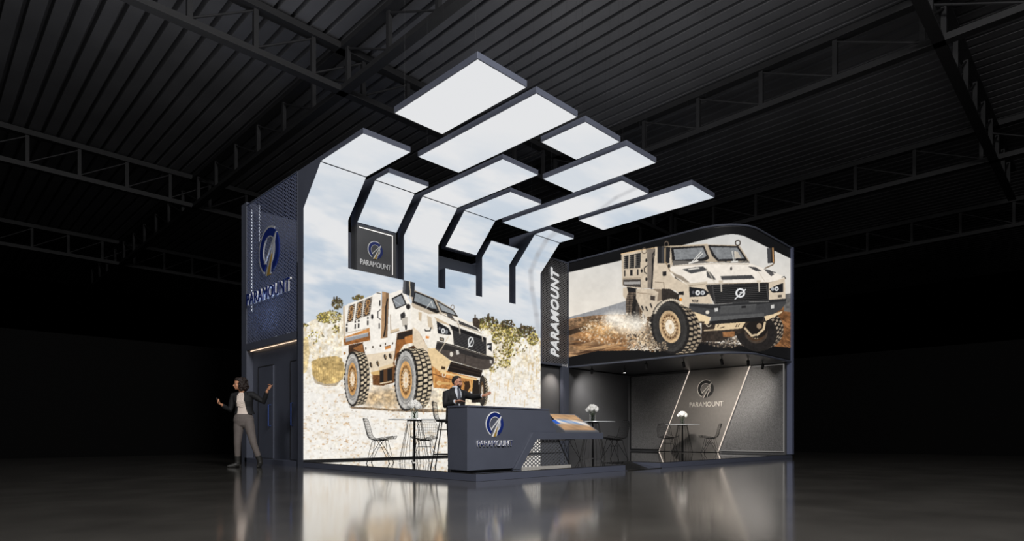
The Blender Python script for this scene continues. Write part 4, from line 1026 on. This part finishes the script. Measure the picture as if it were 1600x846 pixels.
# ---------------------------------------------------------------- people
SKIN_W = mat('skin_woman', (204, 146, 112), .5); SKIN_M = mat('skin_man', (196, 140, 112), .5)
def hand(b, wrist, fdir, pdir, size, curls, thumb, spread=1.0):
    """palm, four fingers of unequal length with two bends each, thumb from the side of the palm.
    fdir: along the fingers, pdir: palm facing, thumb: +1/-1 side"""
    f = V(fdir).normalized(); p = V(pdir); p = (p-f*p.dot(f)).normalized(); s = f.cross(p)*thumb
    w = V(wrist); L = size
    b.tube([w-f*.03*L/.18, w, w+f*.035*L/.18, w+f*.09*L/.18], [.026*L/.18, .027*L/.18, .036*L/.18, .036*L/.18], 10, flat=.5, side=s)
    for k, (off, ln) in enumerate(((.028,.078), (.010,.088), (-.009,.082), (-.027,.064))):
        c = curls[k]; q = w+f*(.085*L/.18)+s*(off*L/.18); d = (f+s*(off*1.6*spread)).normalized(); pts = [q-d*.015]; 
        ll = ln*L/.18; ang = 0
        for seg, fr in enumerate((.42, .32, .26)):
            ang += c*(.9 if seg else .7); dd = d*math.cos(ang)+p*math.sin(ang); q = q+dd*ll*fr; pts.append(q.copy())
        b.tube(pts, [.0095*L/.18, .009*L/.18, .0082*L/.18, .0068*L/.18], 8)
    q = w+f*(.025*L/.18)+s*(.026*L/.18); d = (f*.75+s*.75+p*.35).normalized()
    b.tube([q-s*.012, q, q+d*.035*L/.18, q+(d*.6+f*.6).normalized()*.06*L/.18], [.012*L/.18, .0125*L/.18, .0105*L/.18, .008*L/.18], 8)
def head(b, c, look, up, h, bm_parts):
    """skull, jaw, nose, ears, brow and neck stump; look = facing direction"""
    f = V(look).normalized(); u = V(up); u = (u-f*u.dot(f)).normalized(); s = f.cross(u)
    M = Matrix((s, f, u)).transposed(); c = V(c); k = h/.23
    P = lambda x, y, z: c+s*x*k+f*y*k+u*z*k
    rot = M
    b.ball(P(0,-.012,.035), (.074*k,.094*k,.083*k), 3, rot)
    b.ball(P(0,.022,-.035), (.058*k,.066*k,.078*k), 3, rot)
    b.ball(P(0,.060,-.088), (.026*k,.024*k,.022*k), 2, rot)
    b.ball(P(0,.068,.018), (.052*k,.022*k,.018*k), 2, rot)
    b.tube([P(0,.080,.012), P(0,.094,-.012), P(0,.106,-.034), P(0,.088,-.042)], [.008*k,.0105*k,.014*k,.010*k], 8)
    for e in (1, -1):
        b.ball(P(e*.076,-.008,-.01), (.012*k,.022*k,.033*k), 2, rot); b.ball(P(e*.040,.058,-.026), (.024*k,.020*k,.022*k), 2, rot)
    b.ball(P(0,.082,-.062), (.024*k,.012*k,.012*k), 2, rot)
    return P, M, k
def face_parts(P, M, k, body, hairm, lipm):
    ew = mat('eye_white', (196, 186, 176), .3); ed = mat('eye_dark', (30, 22, 18), .3)
    for e in (1, -1):
        o = MB().ball(P(e*.031,.074,-.003), (.0135*k,.0075*k,.0062*k), 2, M).build('eye', ew, body, smooth=True)
        MB().ball(P(e*.031,.0785,-.003), (.0068*k,.0045*k,.0062*k), 2, M).build('iris', ed, o, smooth=True)
        MB().tube([P(e*.012,.090,.020), P(e*.034,.086,.027), P(e*.054,.070,.020)], [.0035*k,.0045*k,.0025*k], 6).build('eyebrow', hairm, body, smooth=True)
    MB().ball(P(0,.0915,-.060), (.021*k,.006*k,.0048*k), 2, M).ball(P(0,.090,-.068), (.017*k,.007*k,.005*k), 2, M).build('lips', lipm, body, smooth=True)

# -- woman in front of the tower (local x: to the right of the picture, y: away from it)
base = V((4.71, 11.87, 0))
w = thing('person', 'standing person with curly dark hair, black jacket, cream blouse and grey trousers, pointing', 'person')
LAT = V((1, .10, 0)).normalized(); FWD = V((-.10, -1, 0)).normalized()
b = MB()
b.loft([(V((-.10,0,.86)), .150, .100), (V((-.10,0,.95)), .165, .11), (V((-.10,0,1.05)), .128, .088), (V((-.10,0,1.15)), .125, .085), (V((-.105,-.01,1.27)), .15, .105), (V((-.11,0,1.37)), .165, .09), (V((-.115,.01,1.425)), .13, .065), (V((-.12,.01,1.45)), .06, .05)], LAT, FWD, 22)
hc = V((-.185, -.01, 1.605))
b.tube([(-.125,.012,1.40), (-.135,.012,1.46), (-.165,.005,1.54)], [.056,.050,.052], 12)
LOOK = V((-.92, -.55, -.06)); P, M, k = head(b, hc, LOOK, (0.06,0,1), .222, None)
Rs, Re, Rw = V((-.285,-.0,1.385)), V((-.355,-.03,1.10)), V((-.445,-.19,1.205))
Ls, Le, Lw = V((.055,.02,1.40)), V((.275,.03,1.265)), V((.375,-.05,1.475))
b.tube([(-.14,0,1.36), Rs, Rs.lerp(Re, .5), Re, Re.lerp(Rw, .5), Rw], [.045,.052,.045,.038,.034,.025], 12)
b.tube([(-.07,0,1.36), Ls, Ls.lerp(Le, .5), Le, Le.lerp(Lw, .5), Lw], [.045,.052,.045,.038,.034,.025], 12)
hand(b, Rw, Rw-Re+V((-.02,-.05,.02)), (.55,-.35,.75), .17, (.85,.9,.95,1.0), 1)
hand(b, Lw+V((.006,-.006,.012)), V((.50,-.12,.62)), (-.55,-.75,.1), .175, (.05,.55,.85,.95), 1, 1.4)
Rh, Rk, Ra = V((-.185,0,.88)), V((-.205,-.03,.47)), V((-.225,.02,.12))
Lh, Lk, La = V((-.01,0,.88)), V((.105,-.04,.47)), V((.205,.02,.12))
for h_, k_, a_ in ((Rh, Rk, Ra), (Lh, Lk, La)): b.tube([h_, h_.lerp(k_, .5), k_, k_.lerp(a_, .35), a_, a_-V((0,0,.05))], [.088,.076,.056,.054,.040,.036], 14)
body = b.build('body', SKIN_W, w, remesh=.0075, soft=3)
HAIRW = mat('dark_curls', (34, 22, 17), .6, var=.3, vscale=60, bump=.4, bscale=120)
face_parts(P, M, k, body, HAIRW, mat('lips_woman', (140, 66, 58), .5))
b = MB(); rr = random.Random(4)
LOBES = (((0,-.060,.020), (.108,.098,.118)), ((0,-.085,-.055), (.112,.085,.090)), ((0,-.012,.082), (.080,.088,.046)), ((-.075,-.03,-.05), (.040,.045,.085)), ((.075,-.03,-.05), (.040,.045,.085)))
for c_, r_ in LOBES: b.ball(P(*c_), [v*k*.93 for v in r_], 3, M)
for i in range(560):
    c_, r_ = LOBES[rr.choice((0,0,0,1,1,1,2,2,3,4))]
    z = rr.uniform(-1, 1); a = rr.uniform(0, 6.283); q = math.sqrt(1-z*z)
    x, y, zz = c_[0]+r_[0]*q*math.cos(a), c_[1]+r_[1]*q*math.sin(a), c_[2]+r_[2]*z
    if y > .020 and zz < .082: continue
    b.ball(P(x, y, zz), rr.uniform(.010, .021), 1)
b.build('hair', HAIRW, w, remesh=.006, soft=1)
JK = mat('black_cloth', (15, 15, 18), .75, var=.15, vscale=20)
b = MB()
op = lambda z: math.pi/2+(.34+.20*max(0, min(1, (1.30-z)/.28))); cl_ = lambda z: math.pi/2+2*math.pi-(.36+.36*max(0, min(1, (1.30-z)/.28)))
b.loft([(V((-.085,.01,1.025)), .185, .135), (V((-.09,.01,1.09)), .160, .120), (V((-.095,.01,1.17)), .152, .115), (V((-.105,0,1.28)), .174, .130), (V((-.112,.005,1.37)), .186, .112), (V((-.117,.012,1.425)), .145, .085), (V((-.12,.014,1.462)), .085, .066)], LAT, FWD, 44, op, cl_, .016)
for S, E, Wr in ((Rs, Re, Rw), (Ls, Le, Lw)):
    b.tube([S.lerp(V((-.115,0,1.37)), .35), S, S.lerp(E, .5), E, E.lerp(Wr, .5), E.lerp(Wr, .86)], [.080,.070,.058,.052,.045,.038], 14)
b.build('jacket', JK, w, remesh=.0075, soft=2)
BL = mat('cream_blouse', (226, 210, 198), .7, bump=.25, bscale=30)
b = MB().loft([(V((-.10,0,.985)), .160, .112), (V((-.10,0,1.06)), .140, .104), (V((-.10,0,1.15)), .130, .102), (V((-.105,-.01,1.27)), .152, .121), (V((-.112,0,1.37)), .168, .102), (V((-.117,.008,1.425)), .10, .072), (V((-.12,.01,1.44)), .07, .06)], LAT, FWD, 26)
for i in range(26):                                     # the ruffle down the front
    z = 1.16+.24*(i/25); x = -.115+.030*math.sin(i*2.1); y = -.118+.022*abs((z-1.26)/.14)**2
    b.ball((x, y, z), (.026, .012, .010), 1, Euler((0, .7*math.sin(i*1.7), 0)).to_matrix())
b.build('blouse', BL, w, remesh=.006, soft=1)
PT = mat('grey_trousers', (104, 96, 92), .8, var=.08, vscale=30)
b = MB().loft([(V((-.095,0,.765)), .10, .05), (V((-.10,0,.81)), .15, .10), (V((-.10,.005,.90)), .185, .125), (V((-.10,0,.97)), .172, .120), (V((-.10,0,1.035)), .146, .108)], LAT, FWD, 24)
for h_, k_, a_ in ((Rh, Rk, Ra), (Lh, Lk, La)): b.tube([h_+V((0,0,.04)), h_.lerp(k_, .25), h_.lerp(k_, .6), k_, k_.lerp(a_, .35), k_.lerp(a_, .80)], [.092,.094,.078,.064,.058,.052], 16)
b.build('trousers', PT, w, remesh=.0085, soft=3)
BT = mat('black_boots', (40, 39, 37), .5)
for a_, k_, d in ((Ra, Rk, V((-.85,-.55,0)).normalized()), (La, Lk, V((.15,-1,0)).normalized())):
    b = MB(); b.tube([a_.lerp(k_, .30), a_.lerp(k_, .12), a_, a_+V((0,0,-.045))], [.056,.053,.049,.050], 14)
    h0 = V((a_.x, a_.y, 0)); b.tube([h0-d*.035+V((0,0,.062)), h0+d*.03+V((0,0,.056)), h0+d*.10+V((0,0,.036)), h0+d*.165+V((0,0,.026)), h0+d*.19+V((0,0,.022))], [.036,.044,.037,.027,.012], 12, flat=1.0)
    b.tube([h0-d*.04+V((0,0,.055)), h0-d*.045], [.026,.018], 10)
    b.tube([h0+d*.05+V((0,0,.012)), h0+d*.18+V((0,0,.012))], [.032,.024], 10, flat=.35, side=d.cross(V((0,0,1))))
    b.build('boot', BT, w, remesh=.006, soft=1)
w.location = base; w.rotation_euler = (0, 0, -math.pi/4)
ROTM = Matrix.Rotation(-math.pi/4, 4, 'Z')
rc = Matrix.Translation(base) @ ROTM
r = thing('remote_control', 'small black remote control held in the raised hand at left', 'remote control')
g = Rw+(Rw-Re+V((-.02,-.05,.02))).normalized()*.088+V((.012,-.012,.022)); dd = V((-.35,-.25,.9)).normalized()
b = MB().tube([g-dd*.05, g+dd*.06], [.016,.016], 10, flat=.55); ob = b.build('casing', BLACK, r)
MB().tube([g+dd*.03+V((-.004,-.012,0)), g+dd*.03+V((-.005,-.015,.001))], .005, 8).build('button', mat('grey_button', (120,120,124), .5), r)
r.location = base; r.rotation_euler = (0, 0, -math.pi/4)

# -- man behind the counter
base = V((7.20, 8.64, ZP))
m_ = thing('person', 'person in black suit and dark tie behind the counter, one arm held out', 'person')
LAT = V((.80, .60, 0)).normalized(); FWD = V((.60, -.80, 0)).normalized()
b = MB(); Z = lambda z: z-ZP
b.loft([(V((-.02,.0,.80)), .16, .11), (V((-.02,0,.95)), .155, .11), (V((-.02,0,1.10)), .165, .115), (V((-.02,0,1.24)), .155, .100), (V((-.02,.0,1.32)), .11, .070), (V((-.015,0,1.375)), .06, .055)], LAT, FWD, 22)
hc = V((.012, 0, Z(1.588)))
b.tube([(-.012,0,1.33), (-.008,0,1.39), (.006,0,1.45)], [.062,.057,.058], 12)
LOOK = V((.95, -.42, -.03)); P, M, k = head(b, hc, LOOK, (0,0,1), .222, None)
Rs, Re, Rw = V((-.180,-.09,1.262)), V((-.18,-.22,1.05)), V((.02,-.34,1.115))
Ls, Le, Lw = V((.135,.09,1.268)), V((.315,-.04,1.205)), V((.50,-.22,1.225))
for S, E, Wr in ((Rs, Re, Rw), (Ls, Le, Lw)): b.tube([S.lerp(V((-.02,0,1.25)), .5), S, S.lerp(E, .5), E, E.lerp(Wr, .5), Wr], [.05,.052,.05,.042,.037,.028], 12)
hand(b, Rw, (.8,-.25,.12), (0,-.2,-1), .18, (.25,.28,.3,.35), 1)
hand(b, Lw, (.85,-.3,.28), (.1,-.7,.7), .185, (.12,.16,.22,.30), 1, 1.3)
for e in (-1, 1):
    h_ = V((-.02,0,.80))+LAT*.085*e; k_ = V((-.01,-.01,.45))+LAT*.095*e; a_ = V((-.02,.02,.10))+LAT*.10*e
    b.tube([h_, h_.lerp(k_, .5), k_, k_.lerp(a_, .35), a_, a_-V((0,0,.05))], [.09,.08,.060,.056,.043,.04], 14)
    b.tube([a_+V((0,0,-.05)), a_+FWD*.05-V((0,0,.06)), a_+FWD*.15-V((0,0,.075))], [.04,.04,.028], 10)
body = b.build('body', SKIN_M, m_, remesh=.0075, soft=3)
HAIRM = mat('short_dark_hair', (28, 22, 20), .6, bump=.3, bscale=150)
face_parts(P, M, k, body, HAIRM, mat('lips_man', (150, 92, 80), .5))
b = MB(); rr = random.Random(9)
for i in range(1500):
    z = rr.uniform(-1, 1); a = rr.uniform(0, 6.283); q = math.sqrt(max(0, 1-z*z))
    x, y, zz = .0765*q*math.cos(a), -.012+.097*q*math.sin(a), .035+.087*z
    lim = .092 if y > .045 else (.092-(.045-y)*1.1 if y > .0 else (.042-(0-y)*2.2))
    if zz < max(lim, -.055): continue
    b.ball(P(x, y, zz+(.006 if zz > .09 else 0)), rr.uniform(.006, .010), 1)
b.build('hair', HAIRM, m_, remesh=.0045, soft=2)
b = MB()                                                # short beard along jaw and chin
for i in range(1300):
    z = rr.uniform(-1, .1); a = rr.uniform(.15, math.pi-.15); q = math.sqrt(max(0, 1-z*z))
    x, y, zz = .0590*q*math.cos(a), .022+.067*q*math.sin(a), -.035+.079*z
    if zz > -.058-.0*abs(x) and abs(x) < .045: continue
    if zz > -.045 or y < .015: continue
    b.ball(P(x, y, zz), .0045, 1)
for i in range(160):
    z = rr.uniform(-1, .3); a = rr.uniform(.3, math.pi-.3); q = math.sqrt(max(0, 1-z*z))
    b.ball(P(.027*q*math.cos(a), .060+.025*q*math.sin(a), -.088+.023*z), .004, 1)
for x in np.linspace(-.024, .024, 14): b.ball(P(x, .0915-abs(x)*.25, -.0505), .0042, 1)
b.build('beard', HAIRM, m_, remesh=.0035, soft=1)
b = MB()
op = lambda z: math.pi/2+.08+.42*max(0, min(1, (z-1.12)/.22)); cl_ = lambda z: math.pi/2+2*math.pi-(.08+.42*max(0, min(1, (z-1.12)/.22)))
b.loft([(V((-.02,.0,.72)), .20, .150), (V((-.02,.0,.85)), .190, .142), (V((-.02,0,1.0)), .184, .138), (V((-.02,0,1.12)), .195, .142), (V((-.02,0,1.25)), .205, .138), (V((-.02,0,1.31)), .180, .112), (V((-.018,0,1.352)), .125, .092), (V((-.016,0,1.392)), .082, .078)], LAT, FWD, 46, op, cl_, .018)
for S, E, Wr in ((Rs, Re, Rw), (Ls, Le, Lw)): b.tube([S.lerp(V((-.02,0,1.28)), .4), S, S.lerp(E, .5), E, E.lerp(Wr, .5), E.lerp(Wr, .88)], [.086,.076,.066,.058,.050,.043], 14)
b.build('suit_jacket', JK, m_, remesh=.008, soft=2)
b = MB().loft([(V((-.02,0,.85)), .165, .122), (V((-.02,0,1.10)), .174, .126), (V((-.02,0,1.24)), .172, .120), (V((-.02,0,1.32)), .13, .088), (V((-.016,0,1.375)), .078, .072), (V((-.010,0,1.415)), .068, .066)], LAT, FWD, 24)
SHIRT = mat('white_shirt', (214, 218, 226), .7); b.build('shirt', SHIRT, m_, remesh=.007, soft=1)
for S, E, Wr in ((Rs, Re, Rw), (Ls, Le, Lw)): MB().tube([E.lerp(Wr, .80), E.lerp(Wr, .95)], [.038,.038], 14).build('cuff', SHIRT, m_, smooth=True)
q0 = V((-.016,0,1.385))+FWD*.082; q1 = V((-.02,0,1.30))+FWD*.125; q2 = V((-.02,0,1.14))+FWD*.145
b = MB().tube([q0, q0.lerp(q1, .3)], [.022,.016], 8, flat=.6, side=LAT); b.tube([q0.lerp(q1, .25), q1, q2, q2-V((0,0,.04))], [.016,.026,.032,.01], 8, flat=.35, side=LAT)
b.build('tie', mat('dark_tie', (70, 74, 84), .6), m_, smooth=True)
b = MB().loft([(V((-.02,0,.74)), .17, .12), (V((-.02,0,.82)), .185, .135), (V((-.02,0,.92)), .172, .128)], LAT, FWD, 24)
for e in (-1, 1):
    h_ = V((-.02,0,.80))+LAT*.085*e; k_ = V((-.01,-.01,.45))+LAT*.095*e; a_ = V((-.02,.02,.10))+LAT*.10*e
    b.tube([h_+V((0,0,.03)), h_.lerp(k_, .5), k_, k_.lerp(a_, .4), a_], [.098,.092,.075,.068,.062], 14)
b.build('trousers', JK, m_, remesh=.009, soft=2)
for e in (-1, 1):
    a_ = V((-.02,.02,.0))+LAT*.10*e
    b = MB().tube([a_-FWD*.06+V((0,0,.045)), a_+V((0,0,.055)), a_+FWD*.08+V((0,0,.045)), a_+FWD*.17+V((0,0,.034)), a_+FWD*.20+V((0,0,.026))], [.038,.046,.044,.036,.016], 12)
    b.tube([a_-FWD*.05+V((0,0,.012)), a_+FWD*.18+V((0,0,.012))], [.036,.036], 10, flat=.33, side=LAT)
    b.build('shoe', BT, m_, remesh=.007, soft=1)
m_.location = base; m_.rotation_euler = (0, 0, -math.pi/4)

# ---------------------------------------------------------------- light
def area(name, loc, target, size, power, col=(1,1,1), spread=math.pi):
    l = bpy.data.lights.new(name, 'AREA'); l.energy = power; l.size = size; l.color = col; l.spread = spread
    o = bpy.data.objects.new(name, l); C.objects.link(o); o.location = loc
    o.rotation_euler = (V(target)-V(loc)).to_track_quat('-Z', 'Y').to_euler(); return o
def spot(name, loc, target, power, ang=60, blend=.6, col=(1,1,1), r=.03):
    l = bpy.data.lights.new(name, 'SPOT'); l.energy = power; l.spot_size = math.radians(ang); l.spot_blend = blend; l.color = col; l.shadow_soft_size = r
    o = bpy.data.objects.new(name, l); C.objects.link(o); o.location = loc
    o.rotation_euler = (V(target)-V(loc)).to_track_quat('-Z', 'Y').to_euler(); return o
area('hall_fill', (2.5, -2.0, 8.6), (8.5, 9, 1.0), 3.0, 1500, (1, .985, .97))  # added fill from behind the camera, for front faces and people
area('hall_fill', (-4.0, 8.0, 7.5), (5.4, 12.5, 1.5), 2.5, 220, (1, .985, .97))  # weaker added fill for the left-facing sides, no fixture stands here
area('roof_fill', (11, 8.5, 6.3), (11, 8.5, 12), 6.0, 80, (.97, .98, 1))  # unseen fill added above the panels to brighten the roof deck
area('roof_fill', (3.0, 12.0, 6.2), (2.0, 12.5, 12), 5.0, 95, (.97, .98, 1))  # second added fill, lifts the left part of the roof
area('tower_light', (5.9, 12.6, 2.75), (5.9, 12.6, 6), .6, 20, (.42, .58, 1.0))
spot('room_spot', (14.2, 9.77, 2.33), (14.25, 9.85, .1), 200, 70)
spot('room_spot', (14.9, 6.75, 2.40), (16.62, 7.35, 1.75), 170, 60, 1, (1, .93, .85))
spot('room_spot', (14.3, 7.6, 2.40), (16.62, 7.7, .95), 160, 60, 1, (1, .93, .85))
spot('room_spot', (14.1, 8.4, 2.36), (16.62, 8.9, .7), 190, 75, 1, (1, .93, .85))
spot('room_spot', (13.9, 10.5, 2.36), (14.6, 11.3, 1.6), 90, 100, 1, (1, .96, .9))
spot('room_spot', (12.9, 10.9, 2.40), (12.85, 11.3, 1.9), 45, 90, 1, (1, .9, .8))

# ---------------------------------------------------------------- camera, world, view
cam = bpy.data.cameras.new('camera'); co = bpy.data.objects.new('camera', cam); C.objects.link(co)
co.location = (0, 0, CAMZ); co.rotation_euler = (math.pi/2, 0, -math.pi/4)
cam.sensor_width = 36; cam.lens = FPX/1600*36; cam.shift_y = (679-423)/1600; cam.clip_end = 300; cam.clip_start = .05
sc = bpy.context.scene; sc.camera = co
wd = bpy.data.worlds.new('world'); sc.world = wd; wd.use_nodes = True
wd.node_tree.nodes['Background'].inputs['Color'].default_value = (.0, .0, .0, 1); wd.node_tree.nodes['Background'].inputs['Strength'].default_value = 1
vs = sc.view_settings; vs.view_transform = 'Standard'; vs.look = 'None'; vs.gamma = 1; vs.exposure = 0; vs.use_curve_mapping = False
